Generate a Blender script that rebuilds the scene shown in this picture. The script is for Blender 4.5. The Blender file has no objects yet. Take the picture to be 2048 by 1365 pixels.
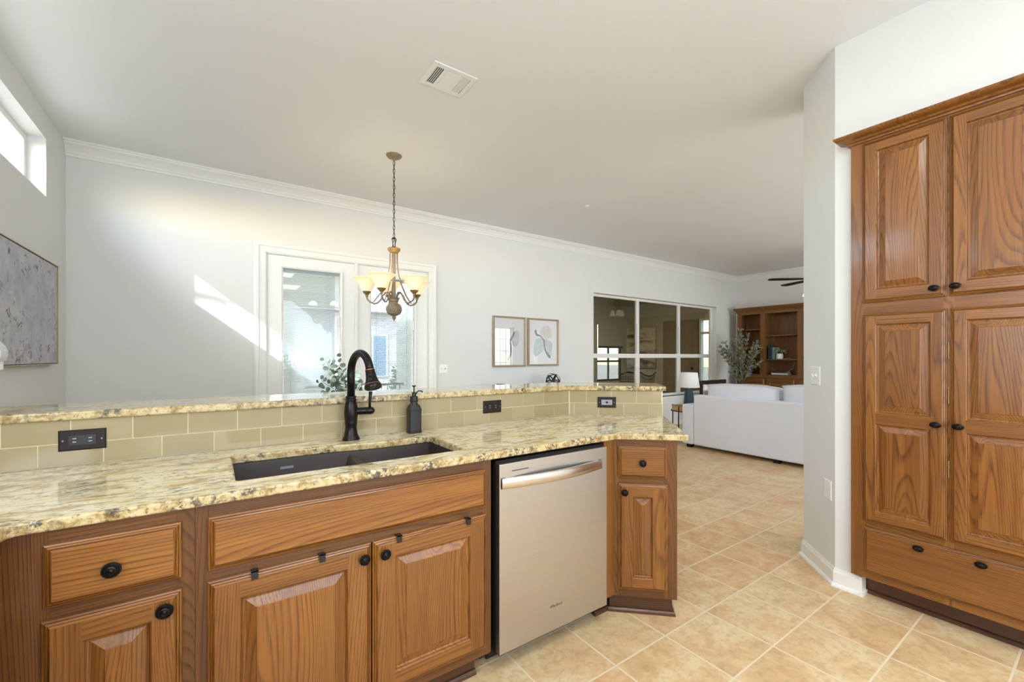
import bpy, bmesh, math, random
from mathutils import Vector, Matrix
random.seed(7)
R = math.radians
PI = math.pi
sc = bpy.context.scene
col = sc.collection

# ------------------------------------------------------------------ camera
EYE = 1.29
TH = 0.939029976                      # angle between the view axis and the room's X axis
SN, CN = math.sin(TH), math.cos(TH)
cam = bpy.data.cameras.new('camera')
cam_o = bpy.data.objects.new('camera', cam)
col.objects.link(cam_o)
cam_o.location = (0, 0, EYE)
cam_o.rotation_euler = (PI / 2, 0, TH - PI / 2)
cam.sensor_width = 36
cam.lens = 870.406 / 2048 * 36
cam.shift_x = (1024 - 1063.359) / 2048
cam.shift_y = (714.248 - 682.5) / 2048
cam.clip_start = 0.02
sc.camera = cam_o

# ------------------------------------------------------------------ light
sc.view_settings.view_transform = 'Standard'
sc.view_settings.look = 'None'
sc.view_settings.gamma = 1
sc.view_settings.use_curve_mapping = False
sc.view_settings.exposure = 0.10
sc.cycles.use_denoising = True
sc.cycles.max_bounces = 10
sc.cycles.diffuse_bounces = 5
sc.cycles.glossy_bounces = 4
sc.cycles.transparent_max_bounces = 24
sc.cycles.sample_clamp_indirect = 6
sc.cycles.caustics_reflective = False
sc.cycles.caustics_refractive = False

SUN = Vector((0.71, 0.434, -0.555)).normalized()
w = bpy.data.worlds.new('sky')
sc.world = w
w.use_nodes = True
nt = w.node_tree
sky = nt.nodes.new('ShaderNodeTexSky')
sky.sky_type = 'NISHITA'
sky.sun_disc = False
sky.sun_elevation = math.asin(-SUN.z)
sky.sun_rotation = math.atan2(-SUN.x, -SUN.y)
sky.air_density = 1.0
sky.dust_density = 1.5
nt.links.new(sky.outputs[0], nt.nodes['Background'].inputs[0])
nt.nodes['Background'].inputs[1].default_value = 2.2

def lamp(name, kind, loc, energy, color, size=None, size_y=None, look=None, radius=None):
    l = bpy.data.lights.new(name, kind)
    l.energy = energy
    l.color = color
    if kind == 'AREA':
        l.shape = 'RECTANGLE'
        l.size = size
        l.size_y = size_y or size
    if radius is not None:
        l.shadow_soft_size = radius
    o = bpy.data.objects.new(name, l)
    o.location = loc
    if look is not None:
        o.rotation_euler = Vector(look).to_track_quat('-Z', 'Y').to_euler()
    col.objects.link(o)
    return o

sun = lamp('sun', 'SUN', (-6, -4, 8), 12.0, (0.88, 0.94, 1.0), look=SUN)
sun.data.angle = R(0.6)
# ceiling lights of the kitchen (behind and beside the camera) and of the living room
lamp('kitchen_ceiling_light', 'AREA', (0.75, -0.15, 3.0), 24, (1.0, 0.95, 0.87), 1.2, 0.5, (0, 0, -1))
lamp('kitchen_ceiling_light_rear', 'AREA', (1.1, -1.9, 3.0), 22, (1.0, 0.95, 0.87), 1.2, 0.8, (0, 0, -1))
# unseen fill lamp added behind the kitchen; daylight by the living room's rear windows
lamp('kitchen_rear_fill', 'AREA', (1.0, -2.8, 1.7), 98, (0.76, 0.88, 1.0), 3.4, 2.2, (0.1, 1, 0.12))
lamp('living_window_light', 'AREA', (5.7, -2.8, 1.5), 165, (0.80, 0.90, 1.0), 3.0, 1.9, (0.0, 1, 0.1))

lamp('kitchen_side_fill', 'AREA', (-0.93, 0.35, 1.65), 52, (0.78, 0.89, 1.0), 1.7, 1.0, (1, 0.18, 0.0))  # unseen fill lamp added to brighten the sofa and the angled wall

# ------------------------------------------------------------------ helpers
WORLD = {}

def tag(o, label, cat, group=None, kind=None):
    if label: o['label'] = label
    if cat: o['category'] = cat
    if group: o['group'] = group
    if kind: o['kind'] = kind
    return o

def empty(name, loc, label, cat, group=None, rotz=0.0):
    o = bpy.data.objects.new(name, None)
    o.empty_display_size = 0.05
    o.location = loc
    o.rotation_euler = (0, 0, rotz)
    col.objects.link(o)
    WORLD[o] = Matrix.Translation(loc) @ Matrix.Rotation(rotz, 4, 'Z')
    tag(o, label, cat, group)
    return o

def frame(origin, ang):
    return Matrix.Translation(origin) @ Matrix.Rotation(ang, 4, 'Z')

class MB:
    def __init__(s, M=None):
        s.v = []; s.f = []; s.mi = []; s.bd = []
        s.M = M or Matrix.Identity(4)
    def add(s, verts, faces, mat=0, board=None):
        n = len(s.v)
        for p in verts:
            s.v.append(s.M @ Vector(p))
        b = random.random() if board is None else board
        for f in faces:
            s.f.append([i + n for i in f]); s.mi.append(mat); s.bd.append(b)
    def box(s, x0, y0, z0, x1, y1, z1, mat=0, board=None):
        if x0 > x1: x0, x1 = x1, x0
        if y0 > y1: y0, y1 = y1, y0
        if z0 > z1: z0, z1 = z1, z0
        s.add([(x0,y0,z0),(x1,y0,z0),(x1,y1,z0),(x0,y1,z0),(x0,y0,z1),(x1,y0,z1),(x1,y1,z1),(x0,y1,z1)],
              [(0,3,2,1),(4,5,6,7),(0,1,5,4),(1,2,6,5),(2,3,7,6),(3,0,4,7)], mat, board)
    def prism(s, poly, z0, z1, mat=0, board=None):
        n = len(poly)
        area = sum(poly[i][0]*poly[(i+1)%n][1] - poly[(i+1)%n][0]*poly[i][1] for i in range(n))
        if area < 0: poly = poly[::-1]
        s.add([(x,y,z0) for x,y in poly] + [(x,y,z1) for x,y in poly],
              [tuple(range(n))[::-1], tuple(range(n,2*n))] + [(i,(i+1)%n,n+(i+1)%n,n+i) for i in range(n)], mat, board)
    def sweep(s, prof, path, mat=0, closed=False, up=Vector((0,0,1))):
        # prof: (out, z) points, swept along a horizontal path of (x,y); out is to the left of travel
        n = len(path); rings = []
        for i, p in enumerate(path):
            p = Vector((p[0], p[1]))
            a = Vector(path[i-1]) if (i > 0 or closed) else None
            b = Vector(path[(i+1) % n]) if (i < n-1 or closed) else None
            d1 = (p - a).normalized() if a is not None else (b - p).normalized()
            d2 = (b - p).normalized() if b is not None else d1
            n1 = Vector((-d1.y, d1.x)); n2 = Vector((-d2.y, d2.x))
            m = (n1 + n2).normalized()
            k = 1 / max(0.3, m.dot(n1))
            rings.append([(p.x + m.x*k*o, p.y + m.y*k*o, z) for o, z in prof])
        m_ = len(prof); V = [q for r in rings for q in r]; F = []
        for i in range(n if closed else n-1):
            j = (i+1) % n
            for k in range(m_):
                l = (k+1) % m_
                F.append((i*m_+k, i*m_+l, j*m_+l, j*m_+k))
        if not closed:
            F.append(tuple(range(m_))[::-1]); F.append(tuple((n-1)*m_+k for k in range(m_)))
        s.add(V, F, mat)
    def lathe(s, prof, c=(0,0,0), seg=24, axis=None, mat=0, cap=True):
        # prof: (r, h) along axis from c
        ax = Vector(axis or (0,0,1)).normalized()
        t = Vector((1,0,0)) if abs(ax.x) < 0.9 else Vector((0,1,0))
        u = ax.cross(t).normalized(); v = ax.cross(u)
        c = Vector(c); V = []; F = []; m = len(prof)
        for r, h in prof:
            for k in range(seg):
                a = 2*PI*k/seg
                V.append(c + ax*h + (u*math.cos(a) + v*math.sin(a))*r)
        for i in range(m-1):
            for k in range(seg):
                l = (k+1) % seg
                F.append((i*seg+k, i*seg+l, (i+1)*seg+l, (i+1)*seg+k))
        if cap:
            F.append(tuple(range(seg))[::-1]); F.append(tuple((m-1)*seg+k for k in range(seg)))
        s.add(V, F, mat)
    def tube(s, pts, rad, seg=8, mat=0, closed=False, flat=1.0):
        pts = [Vector(p) for p in pts]; n = len(pts)
        if not isinstance(rad, (list, tuple)): rad = [rad]*n
        V = []; F = []; prev = None
        for i, p in enumerate(pts):
            a = pts[i-1] if (i > 0 or closed) else p
            b = pts[(i+1) % n] if (i < n-1 or closed) else p
            d = (b - a).normalized()
            if prev is None:
                t = Vector((0,0,1)) if abs(d.z) < 0.9 else Vector((1,0,0))
                u = d.cross(t).normalized()
            else:
                u = (prev - d*prev.dot(d))
                u = u.normalized() if u.length > 1e-6 else d.orthogonal().normalized()
            prev = u; v = d.cross(u)
            for k in range(seg):
                an = 2*PI*k/seg
                V.append(p + (u*math.cos(an) + v*math.sin(an)*flat)*rad[i])
        for i in range(n if closed else n-1):
            j = (i+1) % n
            for k in range(seg):
                l = (k+1) % seg
                F.append((i*seg+k, i*seg+l, j*seg+l, j*seg+k))
        if not closed:
            F.append(tuple(range(seg))[::-1]); F.append(tuple((n-1)*seg+k for k in range(seg)))
        s.add(V, F, mat)
    def ball(s, c, r, seg=12, rings=8, mat=0, sc3=(1,1,1)):
        V = []; F = []
        for i in range(1, rings):
            a = PI*i/rings
            for k in range(seg):
                b = 2*PI*k/seg
                V.append((c[0]+r*sc3[0]*math.sin(a)*math.cos(b), c[1]+r*sc3[1]*math.sin(a)*math.sin(b), c[2]+r*sc3[2]*math.cos(a)))
        t = len(V); V.append((c[0],c[1],c[2]+r*sc3[2])); V.append((c[0],c[1],c[2]-r*sc3[2]))
        for i in range(rings-2):
            for k in range(seg):
                l = (k+1) % seg
                F.append((i*seg+k, (i+1)*seg+k, (i+1)*seg+l, i*seg+l))
        for k in range(seg):
            l = (k+1) % seg
            F.append((t, k, l)); F.append((t+1, (rings-2)*seg+l, (rings-2)*seg+k))
        s.add(V, F, mat)
    def loops(s, rects, mats, cap=None):
        # nested rectangles (x0,z0,x1,z1,y); quads between neighbours; mats=(vertical side, horizontal side)
        b1, b2 = random.random(), random.random()
        for (a, b) in zip(rects[:-1], rects[1:]):
            A = [(a[0],a[4],a[1]),(a[2],a[4],a[1]),(a[2],a[4],a[3]),(a[0],a[4],a[3])]
            B = [(b[0],b[4],b[1]),(b[2],b[4],b[1]),(b[2],b[4],b[3]),(b[0],b[4],b[3])]
            for i in range(4):
                j = (i+1) % 4
                s.add([A[i],A[j],B[j],B[i]], [(0,1,2,3)], mats[1] if i in (0,2) else mats[0], b1 if i in (0,2) else b2)
        if cap is not None:
            b = rects[-1]
            s.add([(b[0],b[4],b[1]),(b[2],b[4],b[1]),(b[2],b[4],b[3]),(b[0],b[4],b[3])], [(0,1,2,3)], cap)
    def build(s, name, mats, parent=None, smooth=None, bevel=None, subsurf=0, label=None):
        me = bpy.data.meshes.new(name)
        V = s.v
        if parent is not None:
            inv = WORLD[parent].inverted()
            V = [inv @ p for p in V]
        me.from_pydata([tuple(p) for p in V], [], s.f)
        if not isinstance(mats, (list, tuple)): mats = [mats]
        for m in mats: me.materials.append(m)
        me.polygons.foreach_set('material_index', s.mi)
        at = me.attributes.new('board', 'FLOAT', 'FACE')
        at.data.foreach_set('value', s.bd)
        if smooth:
            me.polygons.foreach_set('use_smooth', [True]*len(s.f))
            if smooth is not True: me.set_sharp_from_angle(angle=R(smooth))
        me.update()
        o = bpy.data.objects.new(name, me)
        col.objects.link(o)
        if parent is not None:
            o.parent = parent
            WORLD[o] = WORLD[parent]
        else:
            WORLD[o] = Matrix.Identity(4)
        if bevel:
            m = o.modifiers.new('bevel', 'BEVEL'); m.width = bevel; m.segments = 2; m.limit_method = 'ANGLE'; m.angle_limit = R(40)
            m.harden_normals = False
        if subsurf:
            m = o.modifiers.new('subsurf', 'SUBSURF'); m.levels = subsurf; m.render_levels = subsurf
        if label: o['label'] = label
        return o

def struct(name, mb, mats, parent=None, **k):
    o = mb.build(name, mats, parent, **k)
    if parent is None: o['kind'] = 'structure'
    return o

def dup(o, parent=None, loc=None, rotz=None):
    c = o.copy(); col.objects.link(c)
    if parent is not None: c.parent = parent
    if loc is not None: c.location = loc
    if rotz is not None: c.rotation_euler = (0, 0, rotz)
    for ch in [x for x in bpy.data.objects if x.parent == o]:
        dup(ch, c)
    return c

def text_mb(body, size, M, depth=0.0008):
    cu = bpy.data.curves.new('lettering', 'FONT')
    cu.body = body; cu.size = size; cu.extrude = depth; cu.align_x = 'CENTER'; cu.align_y = 'CENTER'; cu.shear = 0.25
    ob = bpy.data.objects.new('lettering', cu); col.objects.link(ob)
    bpy.context.view_layer.update()
    dg = bpy.context.evaluated_depsgraph_get()
    me = bpy.data.meshes.new_from_object(ob.evaluated_get(dg))
    mb = MB(M); mb.add([v.co[:] for v in me.vertices], [tuple(p.vertices) for p in me.polygons])
    bpy.data.objects.remove(ob); bpy.data.meshes.remove(me); bpy.data.curves.remove(cu)
    return mb

# ------------------------------------------------------------------ materials
def lin(r, g, b):
    f = lambda c: (c/255)/12.92 if c/255 <= 0.04045 else ((c/255+0.055)/1.055)**2.4
    return (f(r), f(g), f(b), 1)

class NT:
    def __init__(s, name):
        s.m = bpy.data.materials.new(name); s.m.use_nodes = True
        s.t = s.m.node_tree; s.b = s.t.nodes['Principled BSDF']; s.out = s.t.nodes['Material Output']
    def n(s, typ, **k):
        x = s.t.nodes.new('ShaderNode' + typ)
        for a, v in k.items():
            if a.startswith('i_'):
                key = a[2:]
                x.inputs[int(key) if key.isdigit() else key.replace('_', ' ')].default_value = v
            else: setattr(x, a, v)
        return x
    def l(s, a, b): s.t.links.new(a, b)
    def coord(s, scale=(1,1,1), rot=(0,0,0), loc=(0,0,0), kind='Object', src=None):
        tc = s.n('TexCoord'); mp = s.n('Mapping')
        mp.inputs['Scale'].default_value = scale; mp.inputs['Rotation'].default_value = rot; mp.inputs['Location'].default_value = loc
        s.l(src or tc.outputs[kind], mp.inputs['Vector']); return mp.outputs[0]
    def noise(s, vec, scale, detail=2, rough=0.5, dist=0.0):
        x = s.n('TexNoise'); x.inputs['Scale'].default_value = scale; x.inputs['Detail'].default_value = detail
        x.inputs['Roughness'].default_value = rough; x.inputs['Distortion'].default_value = dist
        s.l(vec, x.inputs['Vector']); return x.outputs['Fac']
    def ramp(s, fac, stops, interp='LINEAR'):
        x = s.n('ValToRGB'); e = x.color_ramp; e.interpolation = interp
        e.elements[0].position, e.elements[0].color = stops[0]
        e.elements[1].position, e.elements[1].color = stops[-1]
        for p, c in stops[1:-1]:
            q = e.elements.new(p); q.color = c
        s.l(fac, x.inputs[0]); return x.outputs[0]
    def math(s, op, a, b=None, c=None):
        x = s.n('Math', operation=op)
        for i, q in enumerate((a, b, c)):
            if q is None: continue
            if isinstance(q, (int, float)): x.inputs[i].default_value = q
            else: s.l(q, x.inputs[i])
        return x.outputs[0]
    def mix(s, fac, a, b, mode='MIX'):
        x = s.n('Mix', data_type='RGBA', blend_type=mode)
        for i, q in ((0, fac), (6, a), (7, b)):
            if isinstance(q, (int, float, tuple)): x.inputs[i].default_value = q
            else: s.l(q, x.inputs[i])
        return x.outputs[2]
    def bump(s, h, strength, dist=0.01):
        x = s.n('Bump'); x.inputs['Strength'].default_value = strength; x.inputs['Distance'].default_value = dist
        s.l(h, x.inputs['Height']); s.l(x.outputs[0], s.b.inputs['Normal'])
    def set(s, **k):
        for a, v in k.items():
            key = a.replace('_', ' ')
            if isinstance(v, (int, float, tuple)): s.b.inputs[key].default_value = v
            else: s.l(v, s.b.inputs[key])
        return s.m

def plain(name, rgb, rough=0.5, metal=0.0, spec=0.5, var=0.06, scale=40, bump=0.0, **k):
    t = NT(name); v = t.coord()
    n = t.noise(v, scale, 3)
    c = lin(*rgb); d = tuple(x*(1-var) for x in c[:3]) + (1,)
    t.set(Base_Color=t.ramp(n, [(0.3, d), (0.7, c)]), Roughness=rough, Metallic=metal, Specular_IOR_Level=spec, **k)
    if bump: t.bump(n, bump)
    return t.m

def wood(name, axis, dark, mid, light, rough=0.32, coat=0.22):
    t = NT(name)
    tc = t.n('TexCoord'); at = t.n('Attribute', attribute_name='board')
    off = t.n('VectorMath', operation='SCALE'); off.inputs[0].default_value = (13.1, 7.7, 19.3)
    t.l(at.outputs['Fac'], off.inputs['Scale'])
    ad = t.n('VectorMath', operation='ADD'); t.l(tc.outputs['Object'], ad.inputs[0]); t.l(off.outputs[0], ad.inputs[1])
    lo = 0.10
    v = t.coord(scale=(1, 1, lo) if axis == 'v' else (lo, lo, 1), src=ad.outputs[0])
    sx = t.n('SeparateXYZ'); t.l(ad.outputs[0], sx.inputs[0])
    if axis == 'v': across = t.math('ADD', t.math('MULTIPLY', sx.outputs[0], 105.0), t.math('MULTIPLY', sx.outputs[1], 52.0))
    else: across = t.math('MULTIPLY', sx.outputs[2], 95.0)
    n1 = t.noise(v, 4.5, 1.5, 0.4, 0.1)
    ph = t.math('ADD', across, t.math('MULTIPLY', n1, 46.0 if axis == 'v' else 26.0))
    rings = t.math('FRACT', ph)
    saw = t.ramp(rings, [(0.0, (0.0,0.0,0.0,1)), (0.45, (0.08,0.08,0.08,1)), (0.84, (0.95,0.95,0.95,1)), (1.0, (0.0,0.0,0.0,1))])
    v2 = t.coord(scale=(1, 1, 0.03) if axis == 'v' else (0.03, 0.03, 1), src=ad.outputs[0])
    n2 = t.noise(v2, 260, 2, 0.6)
    n3 = t.noise(v2, 30, 4, 0.65)
    base = t.mix(t.ramp(n3, [(0.3, (0,0,0,1)), (0.7, (1,1,1,1))]), mid, light)
    pore = t.math('MULTIPLY', saw, t.ramp(n2, [(0.38, (1,1,1,1)), (0.66, (0.35,0.35,0.35,1))]))
    fine = t.math('MULTIPLY', t.ramp(n2, [(0.30, (1,1,1,1)), (0.46, (0,0,0,1))]), 0.35)
    c = t.mix(t.math('MAXIMUM', t.math('MULTIPLY', pore, 0.85), fine), base, dark)
    vv = t.ramp(at.outputs['Fac'], [(0, (0.84,0.82,0.78,1)), (1, (1.10,1.08,1.04,1))])
    c = t.mix(1.0, c, vv, 'MULTIPLY')
    t.set(Base_Color=c, Roughness=rough, Coat_Weight=coat, Coat_Roughness=0.10)
    t.bump(pore, 0.12, 0.002)
    return t.m

OAKV = wood('oak_upright_grain', 'v', lin(66,35,13), lin(124,76,31), lin(150,99,43))
OAKH = wood('oak_level_grain', 'h', lin(66,35,13), lin(124,76,31), lin(150,99,43))
OAK = [OAKV, OAKH]
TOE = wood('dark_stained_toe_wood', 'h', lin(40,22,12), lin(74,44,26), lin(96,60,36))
DKOAK = [wood('shaded_frame_oak_upright', 'v', lin(48,27,11), lin(94,56,23), lin(114,72,31)),
         wood('shaded_frame_oak_level', 'h', lin(48,27,11), lin(94,56,23), lin(114,72,31))]  # door oak darkened for the frames; their shade is put into the colour

def wall_mat(name, rgb, bump=0.16, scale=210):
    t = NT(name); v = t.coord()
    n = t.noise(v, scale, 2, 0.5); big = t.noise(v, 1.3, 2)
    c = lin(*rgb)
    t.set(Base_Color=t.ramp(big, [(0.2, tuple(x*0.97 for x in c[:3])+(1,)), (0.8, c)]), Roughness=0.75, Specular_IOR_Level=0.25)
    t.bump(n, bump, 0.004)
    return t.m
WALL = wall_mat('painted_wall', (227,228,226))
CEIL = wall_mat('ceiling_paint', (234,236,237), 0.22, 160)
WHITE = plain('white_trim_paint', (236,236,232), 0.38, var=0.02)
PLASTIC = plain('white_plastic', (235,235,232), 0.3, var=0.02)

# floor tiles
t = NT('floor_tile')
v = t.coord(loc=(-2.341, -1.5856, 0))
br = t.n('TexBrick', offset=0.0, squash=1.0)
for k, val in (('Scale', 1.0), ('Mortar Size', 0.0046), ('Mortar Smooth', 0.15), ('Bias', 0.0), ('Brick Width', 0.3281), ('Row Height', 0.3281)):
    br.inputs[k].default_value = val
br.inputs['Color1'].default_value = (0, 0, 0, 1); br.inputs['Color2'].default_value = (1, 1, 1, 1); br.inputs['Mortar'].default_value = (0.5, 0.5, 0.5, 1)
t.l(v, br.inputs['Vector'])
sh = t.n('VectorMath', operation='MULTIPLY_ADD'); t.l(br.outputs['Color'], sh.inputs[0]); sh.inputs[1].default_value = (9, 5, 3); t.l(v, sh.inputs[2])
n1 = t.noise(sh.outputs[0], 5.5, 5, 0.62, 0.6); n2 = t.noise(sh.outputs[0], 34, 4, 0.65)
tone = t.mix(br.outputs['Color'], lin(220,172,124), lin(226,206,162))
patch = t.ramp(n1, [(0.36, lin(194,154,110)), (0.50, lin(217,184,138)), (0.64, lin(229,210,170))])
c = t.mix(0.58, tone, patch)
c = t.mix(t.math('MULTIPLY', t.ramp(n2, [(0.46, (0,0,0,1)), (0.70, (1,1,1,1))]), 0.5), c, lin(176,142,102))
c = t.mix(br.outputs['Fac'], c, lin(226,210,178))
t.set(Base_Color=c, Roughness=t.mix(br.outputs['Fac'], (0.34,0.34,0.34,1), (0.8,0.8,0.8,1)), Specular_IOR_Level=0.45)
hh = t.math('SUBTRACT', t.math('MULTIPLY', n2, 0.25), br.outputs['Fac'])
t.bump(hh, 0.35, 0.003)
FLOOR = t.m

# granite
def granite(name, streak=True, rough=0.06):
    t = NT(name)
    vs = t.coord()
    warp = t.n('VectorMath', operation='MULTIPLY_ADD')
    wn = t.n('TexNoise'); wn.inputs['Scale'].default_value = 2.2; wn.inputs['Detail'].default_value = 2; t.l(vs, wn.inputs['Vector'])
    t.l(wn.outputs['Color'], warp.inputs[0]); warp.inputs[1].default_value = (0.0, 0.22, 0.0); t.l(vs, warp.inputs[2])
    v = t.coord(scale=(0.24, 1.0, 1.0), rot=(0, 0, R(8)), src=warp.outputs[0])
    v3 = t.coord(scale=(0.42, 1.0, 1.0), rot=(0, 0, R(8)), src=warp.outputs[0])
    BK = lambda a, b: [(a, (0,0,0,1)), (b, (1,1,1,1))]
    if streak:
        w1 = t.noise(v, 32, 6, 0.68, 0.4)
        base = t.ramp(w1, [(0.33, lin(176,146,94)), (0.42, lin(212,190,142)), (0.49, lin(228,216,180)), (0.58, lin(236,230,206)), (0.68, lin(214,192,142))])
        gold = t.math('MULTIPLY', t.ramp(t.noise(v, 19, 5, 0.65, 0.3), BK(0.56, 0.64)), 0.85)
        c = t.mix(gold, base, lin(168,132,76))
        grey = t.math('MULTIPLY', t.ramp(t.noise(v3, 62, 4, 0.7, 0.2), BK(0.51, 0.60)), t.ramp(t.noise(vs, 5, 4, 0.65), BK(0.45, 0.56)))
        c = t.mix(t.math('MULTIPLY', grey, 0.85), c, lin(112,106,98))
        dash = t.math('MULTIPLY', t.ramp(t.noise(v3, 95, 3, 0.7), BK(0.56, 0.64)), t.ramp(t.noise(v, 16, 3, 0.6), BK(0.44, 0.56)))
        c = t.mix(t.math('MULTIPLY', dash, 0.9), c, lin(96,72,44))
    else:
        w1 = t.noise(vs, 34, 6, 0.7, 0.3)
        c = t.ramp(w1, [(0.30, lin(116,90,50)), (0.41, lin(162,138,92)), (0.50, lin(192,172,126)), (0.60, lin(206,190,150)), (0.72, lin(166,142,94))])
        br2 = t.math('MULTIPLY', t.ramp(t.noise(vs, 75, 4, 0.7), BK(0.57, 0.66)), 0.8)
        c = t.mix(br2, c, lin(112,82,44))
        dk = t.math('MULTIPLY', t.ramp(t.noise(vs, 58, 4, 0.7, 0.3), BK(0.47, 0.55)), t.ramp(t.noise(vs, 9, 4, 0.65), BK(0.49, 0.58)))
        c = t.mix(t.math('MULTIPLY', dk, 0.92), c, lin(70,66,64))
    spk = t.math('MULTIPLY', t.ramp(t.noise(vs, 120, 4, 0.75), BK(0.60, 0.66)), t.ramp(t.noise(vs, 15, 4, 0.6), BK(0.48, 0.62)))
    c = t.mix(t.math('MULTIPLY', spk, 0.9), c, lin(44,36,34))
    t.set(Base_Color=c, Roughness=rough, Specular_IOR_Level=0.5)
    return t.m
GRAN = granite('granite_top', True)
GRANE = granite('granite_edge', False, 0.22)

def tile_mat():
    t = NT('glass_tile'); at = t.n('Attribute', attribute_name='board'); v = t.coord(scale=(3, 3, 60))
    n = t.noise(v, 3, 3)
    c = t.mix(at.outputs['Fac'], lin(150,136,102), lin(164,150,118))
    c = t.mix(t.math('MULTIPLY', n, 0.3), c, lin(176,163,132))
    return t.set(Base_Color=c, Roughness=0.07, Specular_IOR_Level=0.35)
TILE = tile_mat()
GROUT = plain('grout', (222,208,168), 0.85)
BRONZE = plain('oil_rubbed_bronze', (34,30,28), 0.30, 0.6, var=0.35, scale=60)
COPPER = plain('worn_copper_edge', (176,112,70), 0.3, 0.9)
BLACK = plain('matte_black', (26,25,26), 0.45, var=0.1)
RUBBER = plain('black_void', (9,9,9), 0.7)
BROWNPL = plain('dark_brown_plastic', (36,26,22), 0.42, spec=0.25)
SILVER = plain('grey_socket', (150,150,160), 0.35, 0.4)
SINKM = plain('dark_composite', (56,46,42), 0.42, var=0.25, scale=600)
def steel():
    t = NT('brushed_steel'); v = t.coord(scale=(0.4, 0.4, 120)); n = t.noise(v, 8, 3)
    t.set(Base_Color=t.ramp(n, [(0.3, (0.52,0.50,0.475,1)), (0.7, (0.59,0.57,0.545,1))]), Metallic=1.0, Roughness=0.36)
    return t.m
STEEL = steel()
HANDLE = plain('polished_steel', (214,208,200), 0.24, 1.0, var=0.03)
ABRASS = plain('antique_brass', (170,138,88), 0.42, 0.5, var=0.35, scale=70)
PEWTER = plain('weathered_bronze', (158,142,116), 0.55, 0.25, var=0.35, scale=80)
GOLD = plain('thin_gold_frame', (190,165,105), 0.3, 0.8)
CHAMP = plain('champagne_frame', (172,152,122), 0.45, 0.35)
PAPER = plain('white_mat_board', (244,243,246), 0.8, var=0.01)
FABRIC = plain('white_linen', (236,239,247), 0.95, var=0.05, scale=260, bump=0.15)
KNIT = plain('tan_knit', (196,168,128), 0.95, var=0.3, scale=90)
PATTERN = plain('patterned_cream', (205,190,165), 0.95, var=0.5, scale=45)
DWOOD = plain('dark_walnut', (52,34,26), 0.4, var=0.3)
TEAL = plain('teal_ceramic', (28,62,82), 0.35, var=0.4, scale=60, bump=0.3)
SHADE = plain('lamp_shade_linen', (240,238,234), 0.9, var=0.02)
BIRCH = plain('birch_tray', (206,172,124), 0.6, var=0.25, scale=25)
OLIVE = plain('olive_leaf', (150,150,126), 0.9, spec=0.15, var=0.5, scale=14)
EUCA = plain('eucalyptus_leaf', (112,132,112), 0.55, var=0.4, scale=16)
BARK = plain('bark', (108,92,76), 0.9, var=0.3)
POT = plain('cream_ceramic', (226,220,206), 0.4, var=0.04)
SOIL = plain('dark_soil', (50,40,32), 0.95)
BLUE = plain('blue_ceramic', (70,140,178), 0.35)
BOOKB = plain('teal_book_cloth', (70,112,124), 0.7)
BOOKG = plain('green_book_cloth', (60,80,70), 0.7)
BOOKL = plain('light_blue_book_cloth', (138,172,182), 0.7)
PAGE = plain('page_edges', (226,222,212), 0.8)
RATTAN = plain('tan_seat_cloth', (176,152,104), 0.9)
CORD = plain('white_cord', (225,222,214), 0.5)
STONE = plain('patio_concrete', (200,196,188), 0.9)
GRASS = plain('dry_lawn', (150,148,138), 0.95, var=0.4, scale=6)
BUSH = plain('shrub_leaf', (120,148,92), 0.7, var=0.45, scale=10)
TRUNK = plain('pale_trunk', (178,168,156), 0.9, var=0.3, scale=10)
STUCCO = plain('cream_stucco', (232,230,220), 0.9)
IRON = plain('iron_railing', (40,44,50), 0.5)
GREYW = plain('greige_paint', (150,138,116), 0.8)
SUNWALL = plain('sunroom_paint', (190,186,168), 0.85)

def brick_mat(name, c1, c2, mortar, w_, h_):
    t = NT(name); tc = t.n('TexCoord'); sx = t.n('SeparateXYZ'); cb = t.n('CombineXYZ')
    t.l(tc.outputs['Object'], sx.inputs[0])
    t.l(t.math('ADD', sx.outputs[0], sx.outputs[1]), cb.inputs[0]); t.l(sx.outputs[2], cb.inputs[1])
    b = t.n('TexBrick'); b.inputs['Scale'].default_value = 1; b.inputs['Brick Width'].default_value = w_; b.inputs['Row Height'].default_value = h_
    b.inputs['Mortar Size'].default_value = 0.012; b.inputs['Color1'].default_value = c1; b.inputs['Color2'].default_value = c2; b.inputs['Mortar'].default_value = mortar
    t.l(cb.outputs[0], b.inputs['Vector'])
    return t.set(Base_Color=b.outputs['Color'], Roughness=0.9)
BRICK = brick_mat('pink_brick', lin(214,190,178), lin(232,216,206), lin(232,228,222), 0.24, 0.085)
SHINGLE = brick_mat('roof_shingle', lin(186,174,168), lin(208,196,190), lin(160,150,146), 0.3, 0.16)

def glass(name, tint, rough=0.0, ior=1.45, boost=0.0, gain=1.0):
    t = NT(name); t.t.nodes.remove(t.b)
    tr = t.n('BsdfTransparent'); tr.inputs[0].default_value = tint
    gl = t.n('BsdfGlossy'); gl.inputs['Roughness'].default_value = rough; gl.inputs[0].default_value = (1,1,1,1)
    fr = t.n('Fresnel'); ge = t.n('NewGeometry')
    t.l(t.math('ADD', ior, t.math('MULTIPLY', ge.outputs['Backfacing'], 1/ior-ior)), fr.inputs[0])
    mx = t.n('MixShader')
    t.l(t.math('MULTIPLY_ADD', fr.outputs[0], gain, boost), mx.inputs[0]); t.l(tr.outputs[0], mx.inputs[1]); t.l(gl.outputs[0], mx.inputs[2])
    t.l(mx.outputs[0], t.out.inputs[0])
    return t.m
DOORG = glass('dimming_door_glass', (0.80,0.84,0.87,1))  # tint added to dim the bright outdoors
CLEAR = glass('clear_glass', (0.97,0.98,0.98,1))
TINT = glass('darkening_window_glass', (0.52,0.51,0.46,1), gain=0.55)  # tint puts the dimness of the room behind into the glass
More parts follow.
